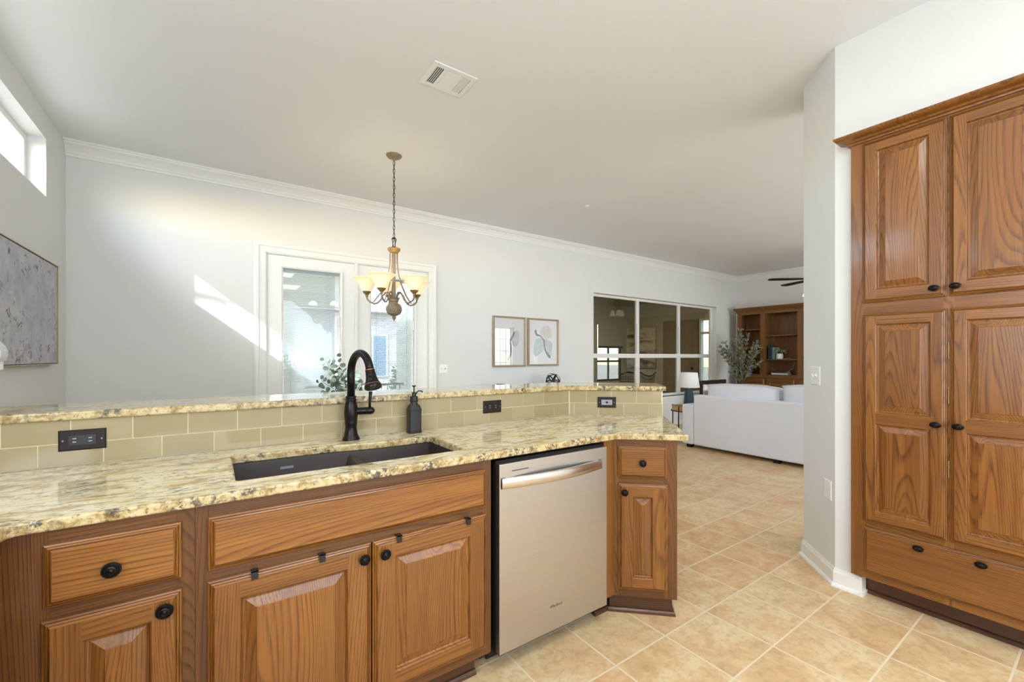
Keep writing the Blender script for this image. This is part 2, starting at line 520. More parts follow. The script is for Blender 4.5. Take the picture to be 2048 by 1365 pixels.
WINEG = glass('wine_glass', (0.93,0.94,0.94,1), boost=0.04)
PICG = glass('picture_glass', (0.98,0.98,0.98,1), boost=0.05)

def glow(name, rgb, strength):
    t = NT(name)
    c = (rgb[0], rgb[1], rgb[2], 1)
    lw = t.n('LayerWeight'); lw.inputs['Blend'].default_value = 0.4
    cc = t.mix(lw.outputs['Facing'], c, (rgb[0]*0.9, rgb[1]*0.72, rgb[2]*0.5, 1))
    t.set(Base_Color=(0.72, 0.64, 0.46, 1), Roughness=0.4, Emission_Color=cc, Emission_Strength=strength)
    return t.m
LITGLASS = glow('lit_alabaster_glass', (1.0, 0.80, 0.46), 0.62)
FANGLASS = glow('lit_fan_glass', (1.0, 0.88, 0.60), 3.0)
BULB = glow('lit_bulb', (1.0, 0.93, 0.75), 6.0)
DOWNL = glow('recessed_lamp_lens', (1.0, 0.94, 0.82), 5.0)

def blind_mat():
    t = NT('blind_slat')
    tr = t.n('BsdfTranslucent'); tr.inputs[0].default_value = (0.80, 0.83, 0.82, 1); mx = t.n('MixShader'); mx.inputs[0].default_value = 0.4
    t.set(Base_Color=lin(240,242,238), Roughness=0.5)
    t.l(t.b.outputs[0], mx.inputs[1]); t.l(tr.outputs[0], mx.inputs[2]); t.l(mx.outputs[0], t.out.inputs[0])
    return t.m
BLIND = blind_mat()

def canvas_mat():
    t = NT('abstract_canvas'); v = t.coord(); v2 = t.coord(scale=(1, 1.0, 1.25))
    BK = lambda a, b: [(a, (0,0,0,1)), (b, (1,1,1,1))]
    n1 = t.noise(v, 5.0, 8, 0.72, 0.3)
    c = t.ramp(n1, [(0.3, lin(150,150,160)), (0.5, lin(184,184,194)), (0.7, lin(204,202,206))])
    dk = t.math('MULTIPLY', t.ramp(t.noise(v2, 11, 8, 0.80, 0.6), BK(0.54, 0.60)), t.ramp(t.noise(v, 5.5, 4, 0.65), BK(0.49, 0.56)))
    c = t.mix(t.math('MULTIPLY', dk, 0.95), c, lin(82,80,88))
    gd = t.math('MULTIPLY', t.ramp(t.noise(v2, 11, 6, 0.7, 0.4), BK(0.60, 0.66)), t.ramp(t.noise(v, 4, 2), BK(0.46, 0.56)))
    c = t.mix(t.math('MULTIPLY', gd, 0.85), c, lin(218,208,168))
    t.set(Base_Color=c, Roughness=0.8); t.bump(t.noise(v, 120, 3), 0.25, 0.004)
    return t.m
CANVAS = canvas_mat()

def wash(name, a, b, scale=14):
    t = NT(name); v = t.coord(); n = t.noise(v, scale, 4, 0.6, 0.5)
    return t.set(Base_Color=t.ramp(n, [(0.3, lin(*a)), (0.7, lin(*b))]), Roughness=0.85)
W_TEAL = wash('teal_wash', (176,204,210), (214,228,230))
W_GREY = wash('grey_wash', (186,192,202), (226,226,232))
W_INK = wash('ink_wash', (78,84,98), (128,140,152), 30)
W_SAND = wash('sand_wash', (214,208,196), (236,232,226))
def strokes():
    t = NT('brushed_branch_canvas'); v = t.coord(scale=(1, 0.35, 1.6)); n = t.noise(v, 3.2, 5, 0.6, 0.8); n2 = t.noise(t.coord(), 9, 3)
    c = t.ramp(n, [(0.34, lin(92,84,76)), (0.42, lin(168,156,140)), (0.55, lin(222,212,196)), (0.70, lin(200,186,168))])
    return t.set(Base_Color=c, Roughness=0.85)
STROKES = strokes()

# ------------------------------------------------------------------ shell of the rooms
ZC = 3.04
YB = 5.085      # back wall
XL = -0.967     # left wall
XR = 9.3        # bookcase wall
XK = 2.835      # right kitchen wall
YS = -3.0       # rear wall

m = MB(); m.box(-1.2, YS-0.2, -0.12, 9.6, 9.0, 0.0)
struct('floor', m, FLOOR)
m = MB(); m.box(-1.2, YS-0.2, ZC, 9.6, 5.30, ZC+0.15)
struct('ceiling', m, CEIL)

# back wall with french door opening and interior window opening
DX0, DX1, DZ = 0.427, 2.144, 2.337
WX0, WX1, WZ0, WZ1 = 4.96, 8.53, 0.55, 2.334
m = MB(); Y0, Y1 = YB, YB+0.16
m.box(XL-0.16, Y0, 0, DX0, Y1, ZC); m.box(DX0, Y0, DZ, DX1, Y1, ZC); m.box(DX1, Y0, 0, WX0, Y1, ZC)
m.box(WX0, Y0, 0, WX1, Y1, WZ0); m.box(WX0, Y0, WZ1, WX1, Y1, ZC); m.box(WX1, Y0, 0, XR+0.16, Y1, ZC)
struct('wall_back', m, WALL)
# left wall with clerestory opening
LY0, LY1, LZ0, LZ1 = 1.45, 4.575, 2.44, 2.854
m = MB(); a, b = XL-0.16, XL
m.box(a, YS, 0, b, LY0, ZC); m.box(a, LY1, 0, b, YB, ZC); m.box(a, LY0, 0, b, LY1, LZ0); m.box(a, LY0, LZ1, b, LY1, ZC)
struct('wall_left', m, WALL)
m = MB(); m.box(XR, YS, 0, XR+0.16, YB, ZC)
struct('wall_far', m, WALL)
# rear wall with a living room window
RX0, RX1, RZ0, RZ1 = 7.35, 8.75, 0.25, 2.35
m = MB(); a, b = YS-0.16, YS
m.box(XL-0.16, a, 0, RX0, b, ZC); m.box(RX1, a, 0, XR+0.16, b, ZC); m.box(RX0, a, 0, RX1, b, RZ0); m.box(RX0, a, RZ1, RX1, b, ZC)
struct('wall_rear', m, WALL)
# kitchen's right wall: angled end beside the pantry, wall above and behind the pantry
PY0, PY1 = 0.095, 0.885        # pantry span in Y
m = MB()
m.prism([(XK, PY1+0.002), (XK, 0.972), (3.105, 1.242), (3.46, 1.242), (3.46, PY1+0.002)], 0, ZC)
m.prism([(XK, PY0-0.002), (XK, PY1+0.002), (3.46, PY1+0.002), (3.46, PY0-0.002)], 2.452, ZC)
m.prism([(XK, YS), (XK, PY0-0.002), (3.46, PY0-0.002), (3.46, YS)], 0, ZC)
struct('wall_right', m, WALL)
# half wall that carries the raised bar
A2 = R(43)
ca, sa = math.cos(A2), math.sin(A2)
BX, BY = 1.874, 2.148
EX, EY = BX + 0.594*ca, BY - 0.594*sa
def off(d):
    # the splash line moved back (away from the kitchen) by d
    k = math.tan(A2/2)*d
    return (BX + k, BY + d), (EX + d*sa, EY + d*ca)
def offset_poly(d0, d1, x0, ext=0.0):
    (a, b), (c, e) = off(d0), off(d1)
    b = (b[0]+ext*ca, b[1]-ext*sa); e = (e[0]+ext*ca, e[1]-ext*sa)
    return [(x0, BY+d0), a, b, e, c, (x0, BY+d1)]
m = MB(); m.prism(offset_poly(0.010, 0.16, XL+0.001), 0, 1.071)
struct('wall_bar', m, WALL)

# crown mouldings
crown = [(0, -0.115), (0.012, -0.115), (0.016, -0.098), (0.022, -0.094), (0.03, -0.075), (0.052, -0.045), (0.078, -0.028), (0.082, -0.018), (0.095, -0.014), (0.095, 0), (0, 0)]
prof = [(o, ZC+z) for o, z in crown]
m = MB(); m.sweep(prof, [(XR, YB), (XL+0.001, YB)]); struct('trim_1', m, WHITE)
m = MB(); m.sweep(prof, [(XR, YS+0.01), (XR, YB)]); struct('trim_2', m, WHITE)

# baseboards
bb = [(0, 0), (0.013, 0), (0.013, 0.078), (0.009, 0.086), (0.006, 0.098), (0, 0.1)]
shoe = [(0.013, 0), (0.027, 0), (0.026, 0.010), (0.021, 0.017), (0.013, 0.02)]
m = MB()
path = [(XK+0.055, 0.86), (XK+0.0, 0.86), (XK, 0.972), (3.105, 1.242), (3.40, 1.242)]
path = [(XK, 0.855), (XK, 0.972), (3.105, 1.242), (3.44, 1.242)]
m.sweep(bb, path); m.sweep(shoe, path)
m.box(XK-0.027, 0.835, 0, XK+0.05, 0.855, 0.019); m.box(XK-0.013, 0.842, 0, XK+0.05, 0.855, 0.099)
struct('baseboard_column', m, WHITE)
m = MB(); m.sweep(bb, [(XR, YB), (DX1+0.13, YB)]); m.sweep(bb, [(DX0-0.11, YB), (XL, YB)])
struct('baseboard_back', m, WHITE)

# clerestory window
m = MB(); x0 = XL-0.15; x1 = XL-0.095; fw = 0.045
m.box(x0, LY0, LZ0, x1, LY1, LZ0+fw); m.box(x0, LY0, LZ1-fw, x1, LY1, LZ1)
for y in (LY0, 2.46, 3.50, LY1-fw): m.box(x0, y, LZ0+fw, x1, y+fw, LZ1-fw)
wn = struct('window_1', m, WHITE, bevel=0.003)
m = MB(); m.box(x0+0.024, LY0+0.01, LZ0+0.02, x0+0.03, LY1-0.01, LZ1-0.02); struct('glass_pane', m, CLEAR, wn)
# roof overhang outside it
m = MB(); m.box(-1.52, -3, 3.20, XL-0.16, 5.3, 3.30); m.box(-1.56, -3, 3.16, -1.52, 5.3, 3.36)
struct('trim_3', m, STUCCO)

# door casing and french doors
m = MB()
cas = [(0, 0), (0.1, 0), (0.1, -0.012), (0.093, -0.024), (0.076, -0.026), (0.070, -0.021), (0.035, -0.017), (0.018, -0.014), (0.006, -0.012), (0.0, -0.008)]
def casing(mb, x0, x1, z1, wd, y):
    # mitred frame with a stepped profile; q = distance outwards from the opening
    seq = [(0.0, 0.0), (0.0, -0.012), (0.012, -0.015), (0.03, -0.016), (0.058, -0.019), (0.064, -0.026), (0.09, -0.028), (wd, -0.018), (wd, 0.0)]
    V = []; F = []
    for q, d in seq:
        V += [(x0-q, y+d, 0), (x0-q, y+d, z1+q), (x1+q, y+d, z1+q), (x1+q, y+d, 0)]
    for i in range(len(seq)-1):
        for k in range(3):
            F.append((i*4+k, i*4+k+1, (i+1)*4+k+1, (i+1)*4+k))
    mb.add(V, F)
casing(m, DX0, DX1, DZ, 0.104, YB)
m.box(DX0, YB, 0, DX0+0.008, YB+0.16, DZ); m.box(DX1-0.008, YB, 0, DX1, YB+0.16, DZ); m.box(DX0, YB, DZ-0.008, DX1, YB+0.16, DZ)
struct('trim_4', m, WHITE)

def french_leaf(name, x0, x1, gx0, gx1, sl0, sl1, tilt):
    y0, y1 = YB+0.008, YB+0.05
    m = MB(); z1 = DZ-0.012; gz0, gz1 = 0.26, 2.20
    m.box(x0, y0, 0.01, gx0, y1, z1); m.box(gx1, y0, 0.01, x1, y1, z1); m.box(gx0, y0, 0.01, gx1, y1, gz0); m.box(gx0, y0, gz1, gx1, y1, z1)
    d = struct(name, m, WHITE)
    m = MB(); g = 0.026
    rects = [(gx0-g, gz0-g, gx1+g, gz1+g, y0), (gx0-g, gz0-g, gx1+g, gz1+g, y0-0.012), (gx0-g+0.008, gz0-g+0.008, gx1+g-0.008, gz1+g-0.008, y0-0.014),
             (gx0-0.004, gz0-0.004, gx1+0.004, gz1+0.004, y0-0.008), (gx0, gz0, gx1, gz1, y0+0.012)]
    m.loops(rects, (0, 0)); struct('glazing_frame', m, WHITE, d)
    m = MB(); m.box(gx0, y0+0.012, gz0, gx1, y0+0.015, gz1); m.box(gx0, y0+0.036, gz0, gx1, y0+0.039, gz1)
    struct('glass_pane', m, DOORG, d)
    m = MB(); zt = gz1-0.028
    m.box(gx0+0.002, y0+0.018, zt, gx1-0.002, y0+0.032, gz1-0.001)
    z = zt-0.004; ca_, sa_ = math.cos(R(tilt)), math.sin(R(tilt))
    while z > gz0+0.02:
        h = 0.0076; yc = y0+0.0255
        m.add([(sl0, yc-h*ca_, z-h*sa_), (sl1, yc-h*ca_, z-h*sa_), (sl1, yc+h*ca_, z+h*sa_), (sl0, yc+h*ca_, z+h*sa_),
               (sl0, yc, z+0.0012), (sl1, yc, z+0.0012)], [(0,1,5,4), (4,5,2,3)])
        z -= 0.0125
    for q in (0.12, 0.88):
        xx = sl0+(sl1-sl0)*q; m.box(xx-0.0016, y0+0.0185, gz0+0.02, xx+0.0016, y0+0.0195, zt)
    m.box(sl0, y0+0.019, gz0+0.004, sl1, y0+0.031, gz0+0.018)
    struct('blind', m, BLIND, d)
    m = MB(); m.box(gx1-0.026, y0+0.004, 1.42, gx1-0.014, y0+0.012, 1.72); m.box(gx1-0.034, y0-0.006, 1.62, gx1-0.006, y0+0.010, 1.73)
    struct('blind_slider', m, PLASTIC, d)
    return d
french_leaf('door_1', 0.437, 1.270, 0.578, 1.122, 0.584, 1.075, 44)
french_leaf('door_2', 1.312, 2.134, 1.455, 1.965, 1.461, 1.935, 24)
m = MB(); m.box(1.270, YB-0.006, 0.01, 1.312, YB+0.05, DZ-0.01); m.box(1.276, YB-0.014, 0.01, 1.304, YB-0.006, DZ-0.01)
struct('trim_5', m, WHITE)

# interior window, three sash units
m = MB(); y0, y1 = YB+0.10, YB+0.155; fr = 0.04
xs = [WX0, 6.155, 7.375, WX1]
for i in range(3):
    a, b = xs[i], xs[i+1]
    m.box(a, y0, WZ0, a+fr, y1, WZ1); m.box(b-fr, y0, WZ0, b, y1, WZ1); m.box(a+fr, y0, WZ0, b-fr, y1, WZ0+0.045); m.box(a+fr, y0, WZ1-0.04, b-fr, y1, WZ1)
    m.box(a+fr, y0-0.006, 1.272, b-fr, y1, 1.345)
    m.box(a+fr, y0+0.004, WZ0+0.045, a+fr+0.016, y1-0.02, 1.272); m.box(b-fr-0.016, y0+0.004, WZ0+0.045, b-fr, y1-0.02, 1.272)
    m.box(b-fr+0.012, y0-0.001, 1.36, b-fr+0.019, y0, 1.88, 1)
w2 = struct('window_2', m, [WHITE, IRON], bevel=0.003)
m = MB(); m.box(WX0+0.02, y0+0.030, WZ0+0.02, WX1-0.02, y0+0.034, WZ1-0.02)
struct('glass_pane', m, TINT, w2)
m = MB(); m.box(WX0-0.05, YB-0.045, WZ0-0.03, WX1+0.05, YB+0.10, WZ0+0.0); m.sweep([(0, 0.40), (0.014, 0.40), (0.018, 0.46), (0.022, 0.52), (0, 0.52)], [(WX1+0.03, YB), (WX0-0.03, YB)])
struct('trim_6', m, WHITE, bevel=0.004)

# rear window with muntins
m = MB(); y0, y1 = YS-0.12, YS-0.07
m.box(RX0, y0, RZ0, RX0+0.05, y1, RZ1); m.box(RX1-0.05, y0, RZ0, RX1, y1, RZ1); m.box(RX0, y0, RZ0, RX1, y1, RZ0+0.05); m.box(RX0, y0, RZ1-0.05, RX1, y1, RZ1)
for i in range(1, 6): xx = RX0+(RX1-RX0)*i/6; m.box(xx-0.012, y0, RZ0, xx+0.012, y1, RZ1)
for i in range(1, 5): zz = RZ0+(RZ1-RZ0)*i/5; m.box(RX0, y0, zz-0.012, RX1, y1, zz+0.012)
w3 = struct('window_3', m, WHITE)
m = MB(); m.box(RX0, y0+0.02, RZ0, RX1, y0+0.024, RZ1); struct('glass_pane', m, CLEAR, w3)

# room beyond the interior window
SY = 8.79
XS = 9.9      # right wall of that room
m = MB(); m.box(3.0, 5.30, ZC, XS+0.2, 9.0, ZC+0.1); struct('ceiling_sunroom', m, SUNWALL)
m = MB()
sw0, sw1, sz0, sz1 = 8.70, 9.72, 0.60, 2.26
m.box(3.2, SY, 0, sw0, SY+0.14, ZC); m.box(sw1, SY, 0, XS+0.14, SY+0.14, ZC); m.box(sw0, SY, 0, sw1, SY+0.14, sz0); m.box(sw0, SY, sz1, sw1, SY+0.14, ZC)
struct('wall_sunroom_back', m, SUNWALL)
m = MB(); m.box(3.06, 5.25, 0, 3.2, SY+0.14, ZC); struct('wall_sunroom_left', m, SUNWALL)
m = MB(); m.box(XS, YB+0.16, 0, XS+0.14, 5.66, ZC); m.box(XS, 5.66, 2.25, XS+0.14, 6.36, ZC); m.box(XS, 6.36, 0, XS+0.14, SY, ZC); m.box(XR, YB+0.16, 0, XS, YB+0.26, ZC)
struct('wall_sunroom_right', m, SUNWALL)
m = MB()
for (a, b, c, d) in ((5.66, 5.71, 0, 2.25), (6.31, 6.36, 0, 2.25)): m.box(XS-0.02, a, c, XS+0.1, b, d)
m.box(XS-0.02, 5.71, 2.2, XS+0.1, 6.31, 2.25); m.box(XS-0.01, 5.71, 1.86, XS+0.1, 6.31, 1.92); m.box(XS-0.01, 5.71, 0, XS+0.1, 6.31, 0.25)
w5 = struct('window_5', m, WHITE)
m = MB(); m.box(XS+0.05, 5.71, 0.25, XS+0.055, 6.31, 2.2); struct('glass_pane', m, CLEAR, w5)
m = MB(); y0 = SY+0.03
for (a, b) in ((sw0, sw0+0.05), (sw1-0.05, sw1), ((sw0+sw1)/2-0.015, (sw0+sw1)/2+0.015)): m.box(a, y0, sz0, b, y0+0.05, sz1)
for (a, b) in ((sz0, sz0+0.05), (sz1-0.05, sz1), (1.14, 1.19)): m.box(sw0, y0, a, sw1, y0+0.05, b)
w4 = struct('mirrored_window', m, DWOOD)  # added to stand in for a window reflected in the interior glass
m = MB(); m.box(sw0, y0+0.02, sz0, sw1, y0+0.024, sz1); struct('glass_pane', m, CLEAR, w4)  # pane of the added stand-in window
m = MB(); m.box(sw0+0.02, SY-0.05, 1.60, sw1-0.02, SY-0.03, 2.22); m.box(sw0, SY-0.06, 2.22, sw1, SY-0.005, 2.27); m.box(sw0+0.02, SY-0.055, 1.54, sw1-0.02, SY-0.025, 1.60, 1)
struct('mirrored_roller_shade', m, [SUNWALL, DWOOD], w4)
m = MB()
m.box(XS-0.03, 6.46, 0.01, XS-0.002, 7.36, 2.15)
for (a, b, c, d) in ((6.55, 6.86, 1.25, 2.02), (6.97, 7.28, 1.25, 2.02), (6.55, 6.86, 0.2, 1.1), (6.97, 7.28, 0.2, 1.1)): m.box(XS-0.038, a, c, XS-0.03, b, d)
m.box(XS-0.035, 6.38, 0.0, XS-0.002, 6.46, 2.25); m.box(XS-0.035, 7.36, 0.0, XS-0.002, 7.44, 2.25); m.box(XS-0.035, 6.46, 2.15, XS-0.002, 7.36, 2.25)
d3 = struct('door_3', m, GREYW)
m = MB(); m.ball((XS-0.07, 6.54, 1.0), 0.03); m.lathe([(0.012, 0), (0.012, 0.05)], (XS-0.03, 6.54, 1.0), 10, (-1, 0, 0)); struct('door_knob', m, IRON, d3, smooth=True)

# ------------------------------------------------------------------ cabinets
def cabinet_door(M, x0, z0, x1, z1, panels, stile, name, parent, th=0.02, mats=None):
    """raised panel door; panels = list of (px0, pz0, px1, pz1) openings in door coordinates"""
    mb = MB(M); f = -th
    seq = [(0, 0.0), (0, -0.0085), (0.0015, -0.0105), (0.0050, -0.0120), (0.0062, -0.0100), (0.0070, -0.0130), (0.0110, -0.0160), (0.0122, -0.0138), (0.0130, -0.0165), (0.0165, f), (0.0175, f)]
    mb.loops([(x0+q, z0+q, x1-q, z1-q, y) for q, y in seq], (0, 1))
    e = seq[-1][0]
    if not panels:
        a = (x0+e, z0+e, x1-e, z1-e)
        mb.add([(a[0], f, a[1]), (a[2], f, a[1]), (a[2], f, a[3]), (a[0], f, a[3])], [(0,1,2,3)], 1)
    else:
        px0, px1 = panels[0][0], panels[0][2]
        q = lambda a, b, c, d, mt: mb.add([(a, f, b), (c, f, b), (c, f, d), (a, f, d)], [(0,1,2,3)], mt)
        q(x0+e, z0+e, px0, z1-e, 0); q(px1, z0+e, x1-e, z1-e, 0)
        ps = sorted(panels, key=lambda p: p[1])
        zs = [z0+e]
        for p in ps: zs += [p[1], p[3]]
        zs.append(z1-e)
        for i in range(0, len(zs), 2): q(px0, zs[i], px1, zs[i+1], 1)
        for p in ps:
            s2 = [(0, f), (0.003, f+0.003), (0.006, f+0.010), (0.010, f+0.0115), (0.013, f+0.0115), (0.038, f+0.0035), (0.040, f+0.0015)]
            mb.loops([(p[0]+k, p[1]+k, p[2]-k, p[3]-k, y) for k, y in s2], (0, 0), 0)
    return mb.build(name, mats or OAK, parent)

def knob(M, x, z, parent, y=-0.02, r=0.017, oval=False):
    """round bronze knob with a beaded rim, standing off the door face"""
    mb = MB(M @ Matrix.Translation((x, y, z)))
    k = r/0.017
    prof = [(0.0095*k, 0), (0.0085*k, 0.002), (0.006*k, 0.005), (0.006*k, 0.010), (0.0160*k, 0.0122), (0.0178*k, 0.0140), (0.0172*k, 0.0158), (0.0142*k, 0.0164), (0.0126*k, 0.0150),
            (0.0116*k, 0.0152), (0.0110*k, 0.0190), (0.0094*k, 0.0212), (0.0072*k, 0.0218), (0.0060*k, 0.0204), (0.0050*k, 0.0206), (0.0044*k, 0.0222), (0.0028*k, 0.0232), (0.0005, 0.0235)]
    if oval: mb.M = mb.M @ Matrix.Diagonal((1.28, 1, 0.86, 1))
    mb.lathe(prof, (0,0,0), 28, (0,-1,0))
    if not oval:
        for ring, n, h, rr in ((0.0160*k, 34, -0.0162, 0.0015*k), (0.0104*k, 20, -0.0205, 0.0012*k)):
            for i in range(n):
                a = 2*PI*i/n; mb.ball((ring*math.cos(a), h, ring*math.sin(a)), rr, 6, 4)
    return mb.build('knob', BRONZE, parent, smooth=40)

def face_frame(mb, x0, x1, zb, zt, uprights, rails, th=0.02):
    for a, b in uprights: mb.box(a, 0, zb, b, th, zt, 0)
    for a, b, x_0, x_1 in rails: mb.box(x_0, 0, a, x_1, th, b, 1)

CT = 0.914; ZF = 0.884; ZB = 0.105
YF = 1.505
RUN = frame((0, YF, 0), 0)

# left drawer base beside the sink
bc = empty('base_cabinet', (-0.19, 1.8, 0), 'oak drawer base cabinet with one drawer and door left of the sink cabinet', 'cabinet')
m = MB(RUN)
face_frame(m, -0.40, -0.04, ZB, ZF, [(-0.40, -0.315), (-0.08, -0.0405)], [(ZB, 0.15, -0.315, -0.08), (0.66, 0.705, -0.315, -0.08), (0.84, ZF, -0.315, -0.08)])
m.box(-0.40, 0.02, ZB, -0.0405, 0.60, ZF-0.001, 0)
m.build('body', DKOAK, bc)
d = cabinet_door(RUN, -0.322, 0.698, -0.068, 0.848, [], 0.05, 'drawer', bc); knob(RUN, -0.202, 0.766, d, r=0.0185)
d = cabinet_door(RUN, -0.325, 0.142, -0.067, 0.669, [(-0.255, 0.205, -0.128, 0.606)], 0.07, 'door', bc); knob(RUN, -0.102, 0.630, d, r=0.0185)
m = MB(RUN); m.box(-0.40, 0.068, 0, -0.0405, 0.08, ZB-0.001); m.sweep([(0, 0), (0.016, 0), (0.014, 0.012), (0.008, 0.019), (0, 0.02)], [(-0.0405, 0.068), (-0.40, 0.068)]); m.build('toe_kick', TOE, bc)

# sink cabinet
sk = empty('sink_cabinet', (0.43, 1.8, 0), 'wide oak sink base cabinet with false drawer front and two doors', 'cabinet')
m = MB(RUN)
face_frame(m, -0.04, 0.898, ZB, ZF, [(-0.0395, -0.006), (0.862, 0.898)], [(ZB, 0.15, -0.006, 0.862), (0.66, 0.705, -0.006, 0.862), (0.84, ZF, -0.006, 0.862)])
m.box(-0.0395, 0.02, ZB, -0.02, 0.60, ZF-0.001, 0); m.box(0.88, 0.02, ZB, 0.898, 0.60, ZF-0.001, 0); m.box(-0.02, 0.02, ZB, 0.88, 0.60, ZB+0.02, 1); m.box(-0.02, 0.59, ZB, 0.88, 0.60, ZF-0.30, 0)
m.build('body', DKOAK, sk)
cabinet_door(RUN, -0.012, 0.697, 0.870, 0.846, [], 0.05, 'false_drawer_front', sk)
d = cabinet_door(RUN, -0.013, 0.142, 0.4275, 0.668, [(0.062, 0.205, 0.352, 0.604)], 0.07, 'door', sk); knob(RUN, 0.401, 0.624, d)
d = cabinet_door(RUN, 0.4315, 0.142, 0.871, 0.668, [(0.506, 0.205, 0.797, 0.604)], 0.07, 'door', sk); knob(RUN, 0.469, 0.623, d)
m = MB(RUN); m.box(-0.0395, 0.068, 0, 0.86, 0.08, ZB-0.001); m.sweep([(0, 0), (0.016, 0), (0.014, 0.012), (0.008, 0.019), (0, 0.02)], [(0.862, 0.068), (-0.0395, 0.068)]); m.build('toe_kick', TOE, sk)
# black over-door clips
for x, lb in ((0.097, 'small black over-door clip near the left end of the left sink door'), (0.276, 'small black over-door clip near the knob of the left sink door'),
              (0.520, 'small black over-door clip beside the knob of the right sink door'), (0.788, 'small black over-door clip nearest the dishwasher on the right sink door')):
    m = MB(RUN); m.box(x-0.0085, -0.0235, 0.648, x+0.0085, -0.0212, 0.6715); m.box(x-0.009, -0.0235, 0.6692, x+0.009, -0.0008, 0.6715); m.box(x-0.009, -0.0030, 0.655, x+0.009, -0.0008, 0.6715)
    tag(m.build('door_clip', BLACK), lb, 'clip', 'black clips over the sink doors')

# narrow angled cabinet at the end of the run
AE = -PI/4
ENDF = frame((1.607, YF, 0), AE)
eb = empty('corner_cabinet', (1.95, 1.55, 0), 'narrow angled oak end cabinet with small drawer right of the dishwasher', 'cabinet')
m = MB(ENDF); LW = 0.303
m.box(0, 0, ZB, 0.022, 0.02, ZF, 0); m.box(0.238, 0, ZB, LW, 0.02, ZF, 0); m.box(0.022, 0, ZB, 0.238, 0.02, 0.15, 1); m.box(0.022, 0, 0.66, 0.238, 0.02, 0.702, 1); m.box(0.022, 0, 0.842, 0.238, 0.02, ZF, 1)
m.box(LW-0.018, 0.02, ZB, LW, 0.60, ZF-0.001, 0); m.box(0.16, 0.58, ZB, LW-0.018, 0.598, ZF-0.001, 0); m.box(0.02, 0.02, ZB, LW-0.018, 0.4, ZB+0.02, 1)
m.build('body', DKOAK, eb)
m = MB(RUN); m.box(1.537, 0, ZB, 1.6068, 0.02, ZF, 0); m.box(1.537, 0.02, ZB, 1.556, 0.58, ZF-0.001, 0); m.build('filler_stile', OAK, eb)
d = cabinet_door(ENDF, 0.022, 0.694, 0.254, 0.848, [], 0.05, 'drawer', eb); knob(ENDF, 0.138, 0.772, d, r=0.0165)
d = cabinet_door(ENDF, 0.022, 0.144, 0.257, 0.666, [(0.092, 0.205, 0.186, 0.604)], 0.06, 'door', eb); knob(ENDF, 0.052, 0.626, d, r=0.0165)
m = MB(ENDF)
m.box(-0.02, 0.055, 0, LW-0.015, 0.067, ZB-0.001); m.box(LW-0.027, 0.067, 0, LW-0.015, 0.58, ZB-0.001)
sh_ = [(0, 0), (0.016, 0), (0.014, 0.012), (0.008, 0.019), (0, 0.02)]
m.sweep(sh_, [(LW-0.015, 0.58), (LW-0.015, 0.055), (-0.028, 0.055)])
m.M = RUN; m.box(1.537, 0.066, 0, 1.62, 0.078, ZB-0.001); m.sweep(sh_, [(1.622, 0.066), (1.530, 0.066)])
m.build('toe_kick', TOE, eb)

# run along the left wall (mostly beside the frame)
lb_ = empty('base_cabinet', (-0.68, 0.3, 0), 'oak base cabinet turning the corner under the left end of the counter', 'cabinet')
LEFT = frame((-0.402, -0.8, 0), PI/2)
m = MB(LEFT)
m.box(0, 0, ZB, 2.30, 0.02, ZF, 0); m.box(0, 0.02, ZB, 2.30, 0.56, ZF-0.002, 0); m.build('body', DKOAK, lb_)
for i in range(3):
    a = 0.03+i*0.74
    d = cabinet_door(LEFT, a, 0.142, a+0.70, 0.668, [(a+0.07, 0.205, a+0.63, 0.604)], 0.07, 'door', lb_); knob(LEFT, a+0.66, 0.62, d)
    d = cabinet_door(LEFT, a, 0.698, a+0.70, 0.848, [], 0.05, 'drawer', lb_); knob(LEFT, a+0.35, 0.77, d)
m = MB(LEFT); m.box(0, 0.068, 0, 2.30, 0.08, ZB-0.001); m.build('toe_kick', TOE, lb_)

# ------------------------------------------------------------------ dishwasher
dw = empty('dishwasher', (1.228, 1.8, 0), 'stainless steel dishwasher with bowed bar handle under the counter', 'dishwasher')
m = MB(RUN); m.box(0.924, 0.004, 0.085, 1.5345, 0.56, 0.866); m.box(0.93, 0.09, 0.012, 1.52, 0.10, 0.085); m.box(0.9005, 0.10, 0.02, 0.924, 0.12, 0.87); m.build('tub', RUBBER, dw)
m = MB(RUN); m.box(0.922, -0.026, 0.093, 1.533, 0.003, 0.858); m.build('door_panel', STEEL, dw, bevel=0.003)
m = MB(RUN); m.box(0.9222, -0.0255, 0.093, 0.9232, 0.003, 0.857); m.build('door_edge', BROWNPL, dw)
m = MB(RUN); n = 24; V = []; F = []
for i in range(n+1):
    u_ = i/n; x = 0.932+u_*0.560; bow = -0.030-0.034*math.sin(PI*min(1, max(0, u_)))
    V += [(x, bow, 0.758), (x, bow-0.004, 0.764), (x, bow-0.004, 0.795), (x, bow, 0.801), (x, bow+0.012, 0.801), (x, bow+0.012, 0.758)]
for i in range(n):
    for k in range(6): F.append((i*6+k, (i+1)*6+k, (i+1)*6+(k+1) % 6, i*6+(k+1) % 6))
F += [(0,1,2,3,4,5), tuple(n*6+k for k in range(6))[::-1]]
m.add(V, F); m.box(0.932, -0.032, 0.758, 0.950, -0.0255, 0.801); m.box(1.474, -0.032, 0.758, 1.492, -0.0255, 0.801)
m.build('handle', HANDLE, dw, smooth=50, label='bowed bright steel handle')
m = MB(RUN); m.box(0.982, -0.0268, 0.8235, 1.066, -0.0258, 0.8265); m.build('indicator_slot', BLACK, dw)
LM = RUN @ Matrix.Translation((1.214, -0.0262, 0.200)) @ Matrix.Rotation(PI/2, 4, 'X')
